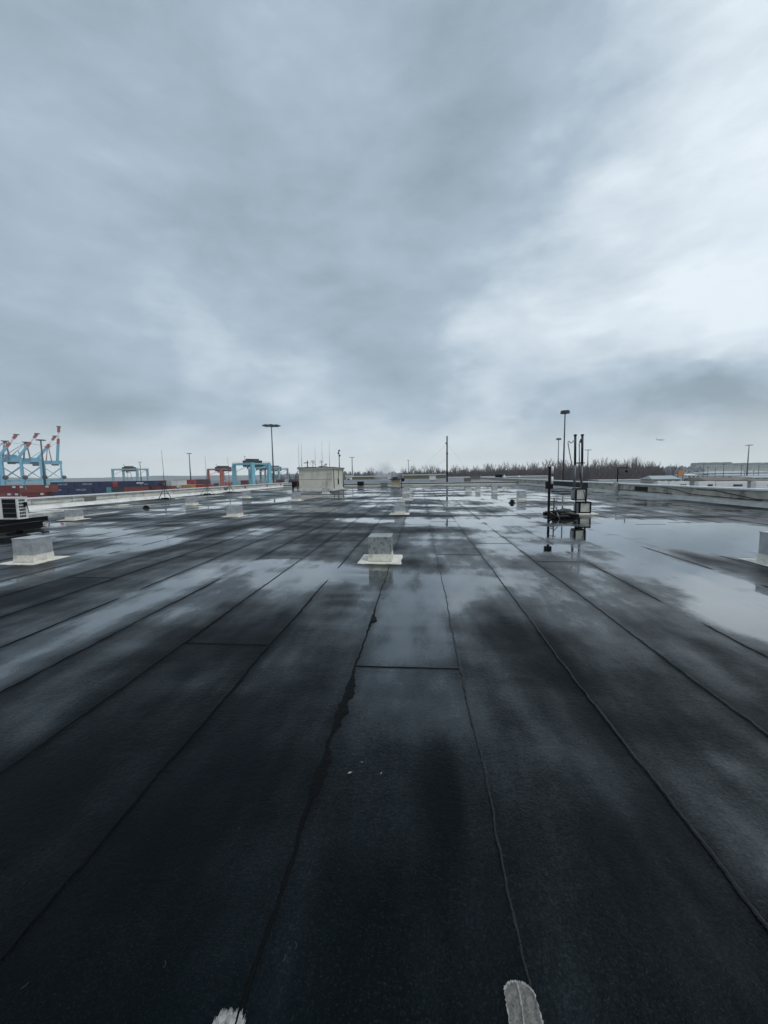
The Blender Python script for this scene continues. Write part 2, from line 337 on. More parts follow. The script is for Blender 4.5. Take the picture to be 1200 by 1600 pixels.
def roof_material():
    m = bpy.data.materials.new('wet_black_membrane'); m.use_nodes = True; t = m.node_tree; b = t.nodes['Principled BSDF']
    def nd(k, **kw):
        n = t.nodes.new(k)
        for a, c in kw.items(): setattr(n, a, c)
        return n
    def mth(op, a, c, cl=False):
        n = nd('ShaderNodeMath', operation=op); n.use_clamp = cl
        for i, v in enumerate((a, c)):
            if isinstance(v, (int, float)): n.inputs[i].default_value = v
            else: t.links.new(v, n.inputs[i])
        return n.outputs[0]
    def noise(scale, det, rough=.55, sc=(1, 1, 1)):
        mp = nd('ShaderNodeMapping'); mp.inputs['Scale'].default_value = sc; t.links.new(co.outputs['Object'], mp.inputs[0])
        n = nd('ShaderNodeTexNoise'); n.inputs['Scale'].default_value = scale; n.inputs['Detail'].default_value = det; n.inputs['Roughness'].default_value = rough
        t.links.new(mp.outputs[0], n.inputs['Vector']); return n.outputs['Fac']
    def rng(v, a, c, d, e, sm=True):
        n = nd('ShaderNodeMapRange'); n.interpolation_type = 'SMOOTHSTEP' if sm else 'LINEAR'; t.links.new(v, n.inputs[0])
        for i, q in enumerate((a, c, d, e)): n.inputs[i+1].default_value = q
        return n.outputs[0]
    co = nd('ShaderNodeTexCoord'); at = nd('ShaderNodeAttribute', attribute_name='wet')
    fine = mth('ADD', mth('ADD', mth('MULTIPLY', mth('SUBTRACT', noise(3.2, 6, .62, (1.5, .45, 1)), .5), .42), mth('MULTIPLY', mth('SUBTRACT', noise(14, 5, .65), .5), .16)), mth('MULTIPLY', mth('SUBTRACT', noise(75, 3, .65), .5), .42))
    wv_ = mth('ADD', at.outputs['Fac'], fine)
    film = rng(wv_, .10, .86, 0, 1)          # thin film on the granules
    pool = rng(wv_, .66, .94, 0, 1)          # standing water
    gran = noise(150, 2, .5); lump = noise(34, 4, .6); wave = noise(2.6, 3, .5, (1, 1.4, 1))
    rgh = mth('SUBTRACT', mth('SUBTRACT', .52, mth('MULTIPLY', film, .24)), mth('MULTIPLY', pool, .27))
    rgh = mth('MAXIMUM', rgh, .025)
    t.links.new(rgh, b.inputs['Roughness'])
    t.links.new(rng(wv_, .34, .86, 1.36, 1.72), b.inputs['IOR'])
    t.links.new(rng(film, 0, 1, .11, .60, False), b.inputs['Specular IOR Level'])
    mx_ = nd('ShaderNodeMix', data_type='RGBA'); t.links.new(rng(noise(1.3, 6, .6, (1.6, .6, 1)), .3, .7, 0, 1), mx_.inputs[0])
    mx_.inputs[6].default_value = (.0005, .0018, .0027, 1); mx_.inputs[7].default_value = (.0015, .0037, .0051, 1)
    sp = nd('ShaderNodeMix', data_type='RGBA'); t.links.new(rng(gran, .56, .74, 0, .8), sp.inputs[0]); t.links.new(mx_.outputs[2], sp.inputs[6]); sp.inputs[7].default_value = (.011, .0155, .018, 1)
    t.links.new(sp.outputs[2], b.inputs['Base Color'])
    h = mth('ADD', mth('ADD', mth('MULTIPLY', gran, .6), mth('MULTIPLY', lump, 1.1)), mth('MULTIPLY', wave, 2.2))
    t.links.new(mth('MULTIPLY', pool, .9), b.inputs['Coat Weight']); b.inputs['Coat Roughness'].default_value = .03; b.inputs['Coat IOR'].default_value = 1.5
    b.inputs['Specular Tint'].default_value = (.82, .94, 1, 1)
    bp = nd('ShaderNodeBump'); bp.inputs['Distance'].default_value = .006; t.links.new(h, bp.inputs['Height'])
    t.links.new(mth('SUBTRACT', .85, mth('ADD', mth('MULTIPLY', film, .45), mth('MULTIPLY', pool, .395))), bp.inputs['Strength'])
    t.links.new(bp.outputs[0], b.inputs['Normal'])
    return m
roof_m = roof_material(); me.materials.append(roof_m)
deck = bpy.data.objects.new('roof_deck', me); C.objects.link(deck); tag(deck, kind='structure')
body = MB()
for x0, x1, y0, y1 in ((XL-.35, XR+.35, -5.4, -5.0), (XL-.35, XL-.32, -5, YE), (XR+.32, XR+.35, -5, YE)): body.box(x0, x1, y0, y1, GZ, -.02, conc)
part('facade', body, deck)

def wet_at(x, y):
    i = np.clip(np.searchsorted(xs, x), 0, nx-1); j = np.clip(np.searchsorted(ys, y), 0, ny-1); return wv[j, i]
# membrane seams: irregular laps with tar bleeding out
def seam_mesh(x0, y0, y1, seed, bleed, sm=None, big=1.):
    sm = sm or tar
    mb = MB(); ysl = []; y = y0
    while y < y1: ysl.append(y); y += .014 if y < 4.5 else .05 if y < 10 else .2 if y < 22 else .7
    ysl.append(y1); a = np.array(ysl)
    mid = x0+.026*(fbm(a*.8+seed, a*0+seed, 4)-.5)*2+.012*(fbm(a*8+seed, a*0+seed+9, 5, .75)-.5)*2
    sp = fbm(a*2.3+seed*3, a*0+.5, 5, .65); sp2 = fbm(a*9+seed*5, a*0+2.5, 4, .6)
    env = sstep(.50, .70, fbm(a*.9+seed*1.7, a*0+8, 3))
    wl = .004+.009*sp2*sp2+.45*bleed*env*np.clip(sp*1.6-.35, 0, 1)*sp2*1.7
    wr_ = .004+.009*fbm(a*11+seed*2, a*0+5, 4, .7)**2+bleed*env*np.clip(fbm(a*3.1+seed*2, a*0+4.5, 5, .7)*2.6-.95, 0, 1)*(.4+sp2)*1.3
    hgt = .0035+.0035*sp
    lo = .80 if abs(x0) < 2.8 else .60
    dr = sstep(lo, lo+.26, wet_at(np.full_like(a, x0), a)+.5*(fbm(a*1.3+seed, a*0+1, 3)-.62)); hgt = hgt*(1-dr)
    wl = wl*big; wr_ = wr_*big; hgt = hgt*(1.0 if sm is tar else 1.5*(.6+.8*fbm(a*16+seed, a*0+6, 4, .7)))
    thin = np.interp(a, [4, 8, 30], [1, .62, .5]); wl = wl*thin; wr_ = wr_*thin
    for i in range(len(a)):
        for dx, dz in ((-wl[i], .0006), (-wl[i]*.72, hgt[i]*.8), (0, hgt[i]*1.25), (wr_[i]*.6, hgt[i]), (wr_[i], .0006)):
            mb.v.append((mid[i]+dx, a[i], dz+.003-.012*dr[i]))
    for i in range(len(a)-1):
        for k in range(4): mb.face([i*5+k, i*5+k+1, i*5+5+k+1, i*5+5+k], sm, True)
    return mb
k0, k1 = math.ceil((XL-SEAM0)/SW), math.floor((XR-SEAM0)/SW)
for k in range(k0, k1+1):
    x0 = SEAM0+k*SW
    bleed = {0: .062, -1: .022, 1: .010, 2: .008, -2: .02}.get(k, .014)
    yl = .9 if abs(k) <= 1 else max(1.0, abs(x0)*.9-1.2)
    if k == 1: yl = 1.125
    part('membrane_seam', seam_mesh(x0, yl, YE-.05, k*3.7+90, bleed, ridge_m if k >= 1 else tar, 1.1), deck)
# end laps across single rolls
def lap_mesh(xa, xb, y, seed):
    mb = MB(); a = np.linspace(xa+.012, xb-.012, 40 if y < 12 else 10)
    yy = y+.007*(fbm(a*3+seed, a*0+seed, 4)-.5)*2
    wd = (.005 if y < 5 else .006)+.005*fbm(a*14+seed, a*0+3, 4)
    for i in range(len(a)):
        for dy, dz in ((-wd[i], .0), (-wd[i]*.4, .004), (wd[i]*.5, .003), (wd[i], 0)): mb.v.append((a[i], yy[i]+dy, dz+.003))
    for i in range(len(a)-1):
        for k in range(3): mb.face([i*4+k, i*4+4+k, i*4+4+k+1, i*4+k+1], tar, True)
    return mb
laps = [(-2, 3.535), (0, 3.175), (-5, 7.58), (-3, 7.5), (-2, 9.6), (1, 7.9), (2, 9.2), (-6, 5.9), (3, 7.3)]
for k in range(k0, k1):
    yb = 12+TAB[k % 256, 77]*9
    while yb < 40:
        laps.append((k, yb)); yb += 16.5
for i, (k, y) in enumerate(laps[:96]): part('end_lap', lap_mesh(SEAM0+k*SW, SEAM0+(k+1)*SW, y, i*1.3), deck)

# brushed-on white patches where two seams leave the bottom of the view
def brushed_patch(cx, y1, wid, y0, seed, white_all):
    rnd = random.Random(seed); t = thing('seam_patch', None, None, (cx, 0, .006), 0)
    pts = []; n = 46 if white_all else 30
    for i in range(n+1):
        u = i/n; x = -wid/2+wid*u
        top = y1-.020*abs(2*u-1)**3+rnd.uniform(-.009, .009)*(1.6 if white_all else .5)
        pts.append((x+(.004 if i in (0, n) else 0)*rnd.random(), top))
    right = [(wid/2+rnd.uniform(-.003, .003)+(y1-yy)*.10, yy) for yy in np.linspace(y1-.02, y0, 30)]
    left = [(-wid/2+rnd.uniform(-.003, .003)-(y1-yy)*.02, yy) for yy in np.linspace(y0, y1-.02, 30)]
    part('coating', MB().prism((pts+right+left)[::-1], 0, .0022, patch_w if white_all else patch_m), t)
    ed = []; m_ = 90
    for i in range(m_+1):
        u = i/m_; ed.append((-wid/2-.004+(wid+.008)*u, y1+.006-.022*abs(2*u-1)**3+rnd.uniform(-.008, .007)*(1.7 if white_all else .4)))
    ed += [(wid/2+.003+rnd.uniform(-.002, .002)+(y1-yy)*.10, yy) for yy in np.linspace(y1-.02, y0, 90)]+[(-wid/2-.002+rnd.uniform(-.002, .002)-(y1-yy)*.02, yy) for yy in np.linspace(y0, y1-.02, 90)]
    part('paint_edge', MB().prism(ed[::-1], -.001, .0012, patch_w), t)
    rd = MB(); yy = y1
    while yy > y0:
        x = .004*math.sin(yy*30)-(.004); w_ = .003+.001*rnd.random(); s_ = .012
        rd.hexa([(x-w_, yy-s_, .002), (x+w_, yy-s_, .002), (x+w_*.9, yy, .002), (x-w_*.9, yy, .002), (x-w_*.4, yy-s_, .0062), (x+w_*.4, yy-s_, .0062), (x+w_*.4, yy, .006), (x-w_*.4, yy, .006)], patch_w); yy -= s_*1.02
    part('seam_ridge', rd, t); return t
tag(brushed_patch(.305, 1.13, .088, .60, 4, False), 'larger grey white flaking seam patch with rounded end, right one at the bottom edge', 'roof patch')
tag(brushed_patch(-.59, .985, .09, .60, 9, True), 'small ragged white brushed patch with bristly top edge, left one at the bottom', 'roof patch')

# the raised roof beyond the far step
def step_roof():
    mb = MB(); mb.box(XL-6, XR+4, YE+.5, 118, -2, .36, roof_m); return mb
far = part('raised_roof_deck', step_roof()); tag(far, kind='structure')
fa = far.data.attributes.new('wet', 'FLOAT', 'POINT'); fa.data.foreach_set('value', [.62]*len(far.data.vertices))

# ------------------------------------------------------------------ parapets
def parapet(name, label, x_in, side, y0, y1, h, wallm, flashm, seed):
    """side=-1: wall lies on the left of x_in"""
    rnd = random.Random(seed); t = thing(name, label, 'parapet wall', (x_in, y0, 0)); s = side; Ln = y1-y0
    a, b = sorted((s*.06, s*.32)); part('wall', MB().box(a, b, 0, Ln, 0, h-.09, wallm), t)
    fl = MB(); yy = 0
    while yy < Ln:                                             # sloped flashing in lapped sheets
        ye = min(Ln, yy+3.0); o = rnd.uniform(-.01, .012)
        pr = [(-s*(.10+o), .004), (-s*(.02), .10+o), (s*.055, .24+o), (s*.058, 0)]
        P = [(px, yy+.004, pz) for px, pz in pr]+[(px, ye-.004, pz) for px, pz in pr]
        fl.hexa(P if s < 0 else P, flashm); yy = ye
    part('flashing', fl, t)
    cp = MB(); yy = 0
    while yy < Ln:
        ye = min(Ln, yy+4.0); a, b = sorted((-s*.015, s*.37)); dz = rnd.uniform(-.004, .004)
        cp.box(a, b, yy+.003, ye-.003, h-.085+dz, h+dz, coping_m, .012); yy = ye
    part('coping', cp, t); return t
pl = parapet('parapet_wall', 'long low white painted block parapet along the roof edge beside the container yard', XL, -1, -4.9, 62, .70, block_wall, white_coat, 1)
mj = MB()                                                       # joints of the painted block courses
rj = random.Random(5)
for c, z in enumerate((.31, .50)):
    yy = 6.
    while yy < 66:
        ln = rj.uniform(2, 5)
        if rj.random() < .72: mj.box(-.062, -.058, yy, yy+ln, z-.013, z+.013, hut_dark)
        yy += ln+rj.uniform(.1, .8)
yy = 8.
while yy < 64:
    if rj.random() < .6: mj.box(-.062, -.058, yy-.02, yy+.02, .30, rj.uniform(.48, .61), hut_dark)
    yy += rj.uniform(1.0, 2.2)
part('wall_joints', mj, pl)
for y_, ln in ((28.0, .9), (46, .8), (51, .5), (58, .5), (63.5, .4)):
    part('scupper', MB().box(-.055, -.03, y_, y_+ln, .26, .52, hut_dark).box(-.03, -.022, y_-.05, y_+ln+.05, .52, .57, conc), pl)
pr_ = parapet('parapet_wall', 'long stained concrete parapet with thin pale coping in front of the white trailers', XR, 1, -4.9, 112, .80, conc, grey_coat, 2)
for y_, ln, m_ in ((18.6, .0, 0),): pass
part('scupper', MB().box(.03, .055, 31.5, 33.0, .34, .62, black_m), pr_)
part('black_wall_patch', MB().box(.035, .056, 40.5, 50.0, .16, .68, black_m), pr_, 'black patch on the wall')  # thin black sheet over one stretch of the inner wall face
part('scupper_box', MB().box(-.18, .055, 21.2, 22.3, .22, .50, conc).box(-.20, .055, 21.15, 22.35, .50, .56, white_coat), pr_)
cable = MB()
for pts in ([(.02, 30, .66), (.035, 28.6, .55), (.03, 27.4, .36), (.03, 26, .33), (.03, 23, .30)], [(.03, 27, .64), (.03, 25.6, .62), (.03, 24.2, .45), (.03, 23.3, .34), (.03, 21, .36), (.03, 17, .33)],
            [(.03, 36, .3), (.03, 34, .33), (.03, 32, .31), (.03, 29, .30)]): cable.tube(pts, .016, black_m, 6)
part('cable', cable, pr_)
fp = thing('parapet_wall', 'low beige step wall with painted dark shadow line across the far end of the roof', 'parapet wall', (XL, YE, 0))
part('wall', MB().box(0, XR-XL, .0, .48, 0, .20, cream).box(0, XR-XL, .08, .48, .20, .32, black_m), fp)  # black band below the coping paints in its shadow line
cpb = MB(); xx = 0
while xx < XR-XL: cpb.box(xx+.004, min(XR-XL, xx+4)-.004, .02, .52, .322, .40, grey_coat, .01); xx += 4
part('coping', cpb, fp)

# ------------------------------------------------------------------ square roof vents
def vent_meshes(w, h, ch, pw, cm):
    hood = MB(); hw = w/2
    hood.box(-hw, hw, -hw, hw, ch, h-.022, cm).box(-hw-.008, hw+.008, -hw-.008, hw+.008, h-.022, h, cm, .006)
    for sx_ in (-1, 1): hood.box(sx_*(hw-.012)-.014, sx_*(hw-.012)+.014, -hw-.0035, -hw+.002, ch+.002, h-.024, cm)
    curb = MB().hexa([(-hw-.012, -hw-.012, .012), (hw+.012, -hw-.012, .012), (hw+.012, hw+.012, .012), (-hw-.012, hw+.012, .012), (-hw-.006, -hw-.006, ch+.012), (hw+.006, -hw-.006, ch+.012), (hw+.006, hw+.006, ch+.012), (-hw-.006, hw+.006, ch+.012)], cream)
    rnd = random.Random(int(w*1000+h*777)); o = []
    for (ax, ay, bx, by) in ((-1, -1, 1, -1), (1, -1, 1, 1), (1, 1, -1, 1), (-1, 1, -1, -1)):
        for i in range(8):
            u = i/8; o.append(((ax+(bx-ax)*u)*pw/2+rnd.uniform(-.012, .012), (ay+(by-ay)*u)*pw/2+rnd.uniform(-.012, .012)))
    plate = MB().prism(o, .002, .014, cream)
    lip = MB().box(-hw-.012, hw+.012, -hw-.018, -hw-.0075, .014, .022, hut_dark)
    return hood, curb, plate, lip
VENTS = [  # x, y, label, width, height, spotted
    (-.77, 7.40, 'spotted galvanised roof vent cube on a cream plate, nearest in the central row', .43, .49, 1),
    (-.86, 16.25, 'galvanised roof vent cube, second nearest in the central row, behind the spotted one', .43, .54, 0),
    (-.92, 25.1, 'small far galvanised roof vent cube, third nearest in the central row', .46, .46, 0),
    (-1.2, 35.2, 'tiny distant roof vent cube, farthest of the central row', .55, .50, 0),
    (-7.985, 7.14, 'large clean galvanised roof vent cube on a cream plate near the left edge', .43, .50, 0),
    (-7.9, 15.7, 'roof vent cube on white plate, second nearest in the row towards the beige hut', .48, .49, 0),
    (-8.45, 25.6, 'roof vent cube, third nearest in the row towards the beige hut', .52, .54, 0),
    (-8.7, 35.0, 'tiny distant roof vent in front of the beige roof hut wall', .56, .53, 0),
    (-14.43, 14.72, 'two toned galvanised roof vent cube just right of the white air conditioner', .42, .43, 0),
    (-14.0, 22.4, 'roof vent cube beside the parapet, right of the first tripod antenna', .52, .50, 0),
    (-13.85, 29.6, 'small distant roof vent cube in line with the red gantry crane legs', .50, .58, 0),
    (6.16, 24.1, 'roof vent cube nearest the left of the pipe mast frame', .46, .58, 0),
    (6.6, 35.0, 'distant roof vent cube, right of two in the far right row', .46, .62, 0),
    (5.6, 38.0, 'distant roof vent cube, left of two in the far right row', .42, .58, 0),
    (4.7, 38.1, 'low flat distant roof vent box between central and right rows', .55, .30, 0),
    (6.29, 7.18, 'large roof vent cube cut off by the right edge of the photo', .46, .55, 0),
]
for x, y, lab, w_, h_, sp_ in VENTS:
    t = thing('roof_vent', lab, 'roof vent', (x, y, .003), R(random.uniform(-1.2, 1.2)), 'square metal roof vents')
    key = ('vent', w_, h_, sp_)
    ms_ = cached(key, lambda: [q.mesh(n) for n, q in zip(('hood', 'curb', 'base_plate', 'curb_gap'), vent_meshes(w_, h_, (.14 if y < 10 else .12) if h_ > .4 else .1, .82 if y < 20 else .9, galv_spot if sp_ else galv))])
    for n, q in zip(('hood', 'curb', 'base_plate', 'curb_gap'), ms_): part(n, q, t)

# ------------------------------------------------------------------ air conditioner on black rails
AX1, AY = -13.80, 11.95
t = thing('air_conditioner', 'white outdoor air conditioner with square fan grille on black rails at the left edge', 'air conditioner', (AX1-.55, AY, .335))
cs = MB().box(-.55, .55, 0, .34, 0, .74, white_p, .012); cs.box(-.565, .565, -.012, .352, .74, .762, white_p, .006); cs_ = part('casing', cs, t)
gr = MB().box(-.02, .49, -.006, .0, .05, .70, rubber)
for i in range(10): gr.box(-.02+i*.056, -.02+i*.056+.006, -.014, -.006, .05, .70, dark_m)
for z in (.05, .21, .38, .54, .694): gr.box(-.02, .49, -.020, -.0142, z, z+.012, grey_p)
part('fan_grille', gr, cs_)
lv = MB()
for z in (.06, .17, .28, .39, .50, .61):
    for i in range(4): lv.box(.55, .556, .05+i*.055, .05+i*.055+.042, z, z+.075, dark_m)
part('side_louvre', lv, cs_)
part('valve_cover', MB().box(.556, .61, .20, .29, .44, .58, black_m, .01).tube([(.60, .25, .5), (.64, .26, .42), (.62, .3, .2)], .012, black_m), t)
def rail(x, y0, y1, z0, z1, w_, lab):
    t = thing('support_rail', lab, 'support rail', (x, y0, 0), 0, 'black rails under the air conditioner'); Ln = y1-y0
    mb = MB().box(-w_/2, w_/2, 0, Ln, z0, z0+.03, black_m).box(-w_/2, w_/2, 0, Ln, z1-.03, z1, black_m).box(-w_*.32, w_*.32, 0.003, Ln-.003, z0+.03, z1-.03, black_m)
    part('beam', mb, t)
    for yy in (.5, Ln-.55):
        part('foot', MB().hexa([(-w_*.9, yy-.2, .004), (w_*.9, yy-.2, .004), (w_*.9, yy+.2, .004), (-w_*.9, yy+.2, .004), (-w_*.6, yy-.2, z0), (w_*.6, yy-.2, z0), (w_*.6, yy+.2, z0), (-w_*.6, yy+.2, z0)], rubber), t)
rail(-13.06, 8.2, 12.05, .05, .27, .16, 'thick black support rail nearest the camera, clear of the air conditioner')
rail(-13.95, 8.6, 13.1, .16, .33, .12, 'raised black support rail under the near end of the air conditioner, reaching farthest right')
rail(-14.75, 8.6, 13.1, .16, .33, .12, 'black support rail under the far left end of the air conditioner')
t = thing('pipe_block', 'low black rubber pipe block with grey strut behind the left roof vent', 'pipe support', (-11.3, 9.7, 0), R(88))
part('block', MB().hexa([(-.42, -.09, .004), (.30, -.09, .004), (.30, .09, .004), (-.42, .09, .004), (-.40, -.06, .12), (.28, -.06, .12), (.28, .06, .12), (-.40, .06, .12)], rubber), t)
part('strut', MB().box(.305, .62, -.07, .07, .004, .13, grey_p, .01), t)
def drain(x, y, lab):
    t = thing('roof_drain', lab, 'roof drain', (x, y, .003), 0, 'black roof drain domes')
    part('collar', MB().lathe((0, 0, 0), [(.20, 0), (.19, .03), (.13, .04), (.0, .04)], rubber, 18), t)
    mb = MB()
    for k in range(10):
        a = 2*math.pi*k/10; mb.tube([(.13*math.cos(a), .13*math.sin(a), .03), (.12*math.cos(a), .12*math.sin(a), .12), (.05*math.cos(a), .05*math.sin(a), .17), (0, 0, .18)], .014, rubber, 5)
    mb.lathe((0, 0, 0), [(.10, .04), (.09, .12), (.03, .15), (0, .155)], rubber, 12); part('strainer', mb, t)
drain(-15.2, 20.0, 'small black drain dome on wet roof left of the first tripod antenna')
drain(5.1, 21.9, 'small black drain dome beside the right roof vent and the pipe mast frame')

# ------------------------------------------------------------------ tripod whip antennas
def tripod(x, y, h, lab, m_=pole_m, sc=1.):
    t = thing('tripod_antenna', lab, 'antenna', (x, y, .003), R(random.uniform(0, 60)), 'tripod antennas along the parapet')
    part('mast', MB().tube([(0, 0, .05), (0, 0, 1.15*sc)], .024, m_).tube([(0, 0, .85*sc), (.01, 0, 1.35*sc)], .036, m_), t)
    part('whip', MB().tube([(.01, 0, 1.35*sc), (.015, 0, h*.6), (-.02, 0, h)], [.022, .018, .012], pole_far, 6), t)
    for k in range(4):
        a = R(45+90*k); part('leg', MB().tube([(0, 0, .95*sc), (.62*math.cos(a)*sc, .62*math.sin(a)*sc, .03)], .015, m_, 6), t)
    part('brace', MB().ring((0, 0, .45*sc), .31*sc, .014, m_, 'z', 12, 5), t)
    part('ballast', MB().box(-.26, .26, -.2, .2, 0, .11, rubber, .02).box(-.7, .7, -.08, .08, .0, .045, rubber), t)
tripod(-20.5, 29.2, 3.9, 'tall whip antenna on a dark tripod, nearest of those along the container side parapet')
tripod(-21.0, 36.3, 3.8, 'thin whip antenna on a tripod, second along the container side parapet')
tripod(-20.9, 40.6, 3.9, 'thin whip antenna on a tripod below the red gantry crane, farthest of the parapet tripods')

# ------------------------------------------------------------------ roof hut
HX0, HX1, HY0, HY1, HH = -13.55, -9.72, 42.3, 48.4, 2.62
t = thing('roof_hut', 'beige stucco roof hut with flat dark edged roof carrying dishes and aerials', 'roof hut', ((HX0+HX1)/2, HY0, 0))
hx = (HX1-HX0)/2; hd = HY1-HY0
part('wall', MB().box(-hx, hx, 0, hd, 0, HH-.2, hut_m), t)
jm = MB().box(-hx+.02, hx-.05, -.006, -.002, 1.27, 1.31, hut_dark).box(-.42, -.39, -.006, -.002, 1.31, 2.15, hut_dark).box(-hx+.1, .5, -.006, -.002, 2.13, 2.155, hut_dark).box(-hx+.02, -hx+.5, -.006, -.002, 1.8, 1.83, hut_dark).box(hx-.7, hx-.1, -.006, -.002, 1.86, 1.89, hut_dark)
jm.box(hx+.002, hx+.006, .5, 3.4, 1.28, 1.31, hut_dark); part('wall_joints', jm, t)
part('roof', MB().box(-hx-.12, hx+.12, -.12, hd+.12, HH-.2, HH-.06, hut_m).box(-hx-.16, hx+.2, -.16, hd+.16, HH-.06, HH+.03, hut_dark), t)
part('base_flashing', MB().hexa([(-hx-.16, -.16, .004), (hx+.16, -.16, .004), (hx+.16, hd+.1, .004), (-hx-.16, hd+.1, .004), (-hx-.02, -.02, .30), (hx+.02, -.02, .30), (hx+.02, hd+.02, .30), (-hx-.02, hd+.02, .30)], grey_coat), t)
part('downpipe', MB().tube([(hx+.05, .55, .1), (hx+.05, .55, HH-.1)], .05, hut_dark), t); part('downpipe', MB().tube([(hx+.05, hd-.3, .1), (hx+.05, hd-.3, HH-.1)], .08, hut_dark), t)
part('conduit', MB().tube([(hx+.04, 2.9, .7), (hx+.04, 2.9, 1.6), (hx+.04, 3.2, 2.0), (hx+.04, 3.3, HH)], .035, black_m).box(hx+.004, hx+.10, 2.75, 3.05, .65, 1.3, black_m), t)
part('gooseneck', MB().tube([(-hx-.25, .1, .05), (-hx-.25, .1, 2.0), (-hx-.1, .1, 2.3)], .04, grey_p).tube([(-hx+.05, -.35, .02), (-hx+.05, -.2, .6)], .03, grey_p), t)
def dish(px, py, Yd, r, lab):
    p = at(px, py, Yd); t = thing('satellite_dish', lab, 'satellite dish', (p.x, p.y, HH+.03)); hz_ = p.z-HH-.03
    ax = Vector((.35, -1, .30))
    part('reflector', MB().lathe((0, 0, hz_), [(0, -.10), (r*.5, -.075), (r*.85, -.03), (r, .0), (r, .015), (r*.85, -.012), (r*.5, -.055), (0, -.08)], white_p, 20, ax), t)
    part('mount', MB().tube([(0, .06, 0), (0, .06, hz_)], .03, dark_m).box(-.3, .3, -.2, .3, 0, .05, black_m), t)
    part('feed_arm', MB().tube([(0, -.02, hz_-r*.9), (.13, -.42, hz_-.02)], .014, dark_m).box(.10, .17, -.47, -.39, hz_-.05, hz_+.02, dark_m), t)
dish(488.5, 723, 43.2, .33, 'larger round white satellite dish on the beige hut roof')
dish(502, 722.2, 44.5, .24, 'smaller white satellite dish right of the larger one on the hut roof')
def hut_whip(px, pt, Yd, lab, mount=False):
    p = at(px, pt, Yd); t = thing('whip_antenna', lab, 'antenna', (p.x, Yd, HH+.03), 0, 'whip antennas on the beige hut')
    h = p.z-HH-.03
    part('whip', MB().tube([(0, 0, .02), (0, 0, h*.5), (.01, 0, h)], [.022, .016, .010], pole_far, 6), t)
    part('bracket', MB().tube([(0, 0, 0), (0, 0, h*.40 if mount else .3)], .034, grey_p, 6).box(-.08, .08, -.08, .08, 0, .04, dark_m), t)
hut_whip(466, 692, 42.6, 'leftmost thin whip antenna at the hut corner')
hut_whip(470.3, 692, 43.0, 'second whip antenna from the left on the hut with thick bracket', True)
hut_whip(492, 698, 46.5, 'short faint whip antenna behind the larger satellite dish')
hut_whip(502.6, 688.5, 46, 'tallest central whip antenna above the smaller satellite dish')
hut_whip(514, 690, 44, 'whip antenna farthest right of the dishes, near the hut corner')
p = at(480, 717, 43); t = thing('dark_aerial', 'short thick black cross shaped aerial left of the larger dish on the hut', 'antenna', (p.x, 43, HH+.03))
part('post', MB().tube([(0, 0, 0), (0, 0, .78)], .055, black_m).box(-.35, .3, -.15, .15, 0, .05, black_m), t); part('crossbar', MB().box(-.42, .14, -.03, .03, .48, .56, black_m), t)
p = at(505, 728, 43); t = thing('roof_fitting', 'low dark bracket with small tilted horn on the hut roof edge', 'bracket', (p.x, 43, HH+.03))
part('plate', MB().box(-.55, .45, -.1, .1, .06, .13, black_m).box(-.3, -.2, -.1, .1, 0, .06, black_m), t); part('horn', MB().tube([(.05, 0, .13), (.25, 0, .28), (.4, 0, .36)], [.03, .05, .08], dark_m), t)
p = at(529.6, 704, 45.4); t = thing('camera_mast', 'short dark camera mast with two lamp heads at the right side of the hut', 'mast', (p.x, 45.4, HH+.03)); h = p.z-HH
part('pole', MB().tube([(0, 0, 0), (0, 0, h*.7), (-.04, 0, h)], .05, dark_m), t)
for dz, dx in ((h-.02, .03), (h-.33, -.08), (h-.62, .08)): part('camera_head', MB().lathe((dx, 0, dz), [(0, -.11), (.10, -.08), (.11, .02), (.05, .1), (0, .11)], dark_m, 10), t)
p0 = at(456, 760, 46.5); t = thing('equipment_box', 'matt black box standing against the left side of the beige hut', 'equipment box', (p0.x, 46.5, 0))
part('casing', MB().box(0, .85, 0, .7, .28, 1.05, black_m, .02).box(.0, .06, .1, .6, 0, .28, dark_m).box(.79, .85, .1, .6, 0, .28, dark_m), t); part('orange_tag', MB().box(.5, .62, -.012, -.002, .34, .44, orange), t)

# ------------------------------------------------------------------ rooftop cabinet, small roof gear at the far end
t = thing('rooftop_unit', 'beige boxy rooftop unit with overhanging dark lid at the far end of the roof', 'rooftop unit', (at(618, 760, 52).x, 52, 0))
part('casing', MB().box(-.58, .58, 0, 1.1, .18, 1.02, tan, .02), t)
part('panel_seams', MB().box(-.22, -.19, -.008, -.002, .2, 1.0, hut_dark).box(.2, .23, -.008, -.002, .2, 1.0, hut_dark), t)
part('lid', MB().box(-.85, .80, -.2, 1.3, 1.02, 1.12, dark_m, .02).box(-.38, .25, .1, .9, 1.12, 1.36, dark_m, .03), t)
part('duct', MB().lathe((.98, .4, .98), [(.0, -.02), (.24, 0), (.24, .5), (0, .52)], black_m, 14, (0, 1, 0)).box(.75, .85, .3, .6, .0, .9, dark_m), t)
part('stand', MB().box(-.9, .6, -.3, 1.2, .005, .18, grey_coat), t)
def small_box(name, px, py, Yd, w_, d_, h_, m_, lab, cat, z=.36, legs=True):
    p = at(px, py, Yd); t = thing(name, lab, cat, (p.x, Yd, z))
    part('casing', MB().box(-w_/2, w_/2, 0, d_, .12, h_-.05, m_, .02), t)
    part('lid', MB().box(-w_/2-.06, w_/2+.06, -.06, d_+.06, h_-.05, h_, m_ if m_ != black_m else dark_m, .01), t)
    part('curb', MB().box(-w_/2+.08, w_/2-.08, .06, d_-.06, 0, .12, grey_coat), t)
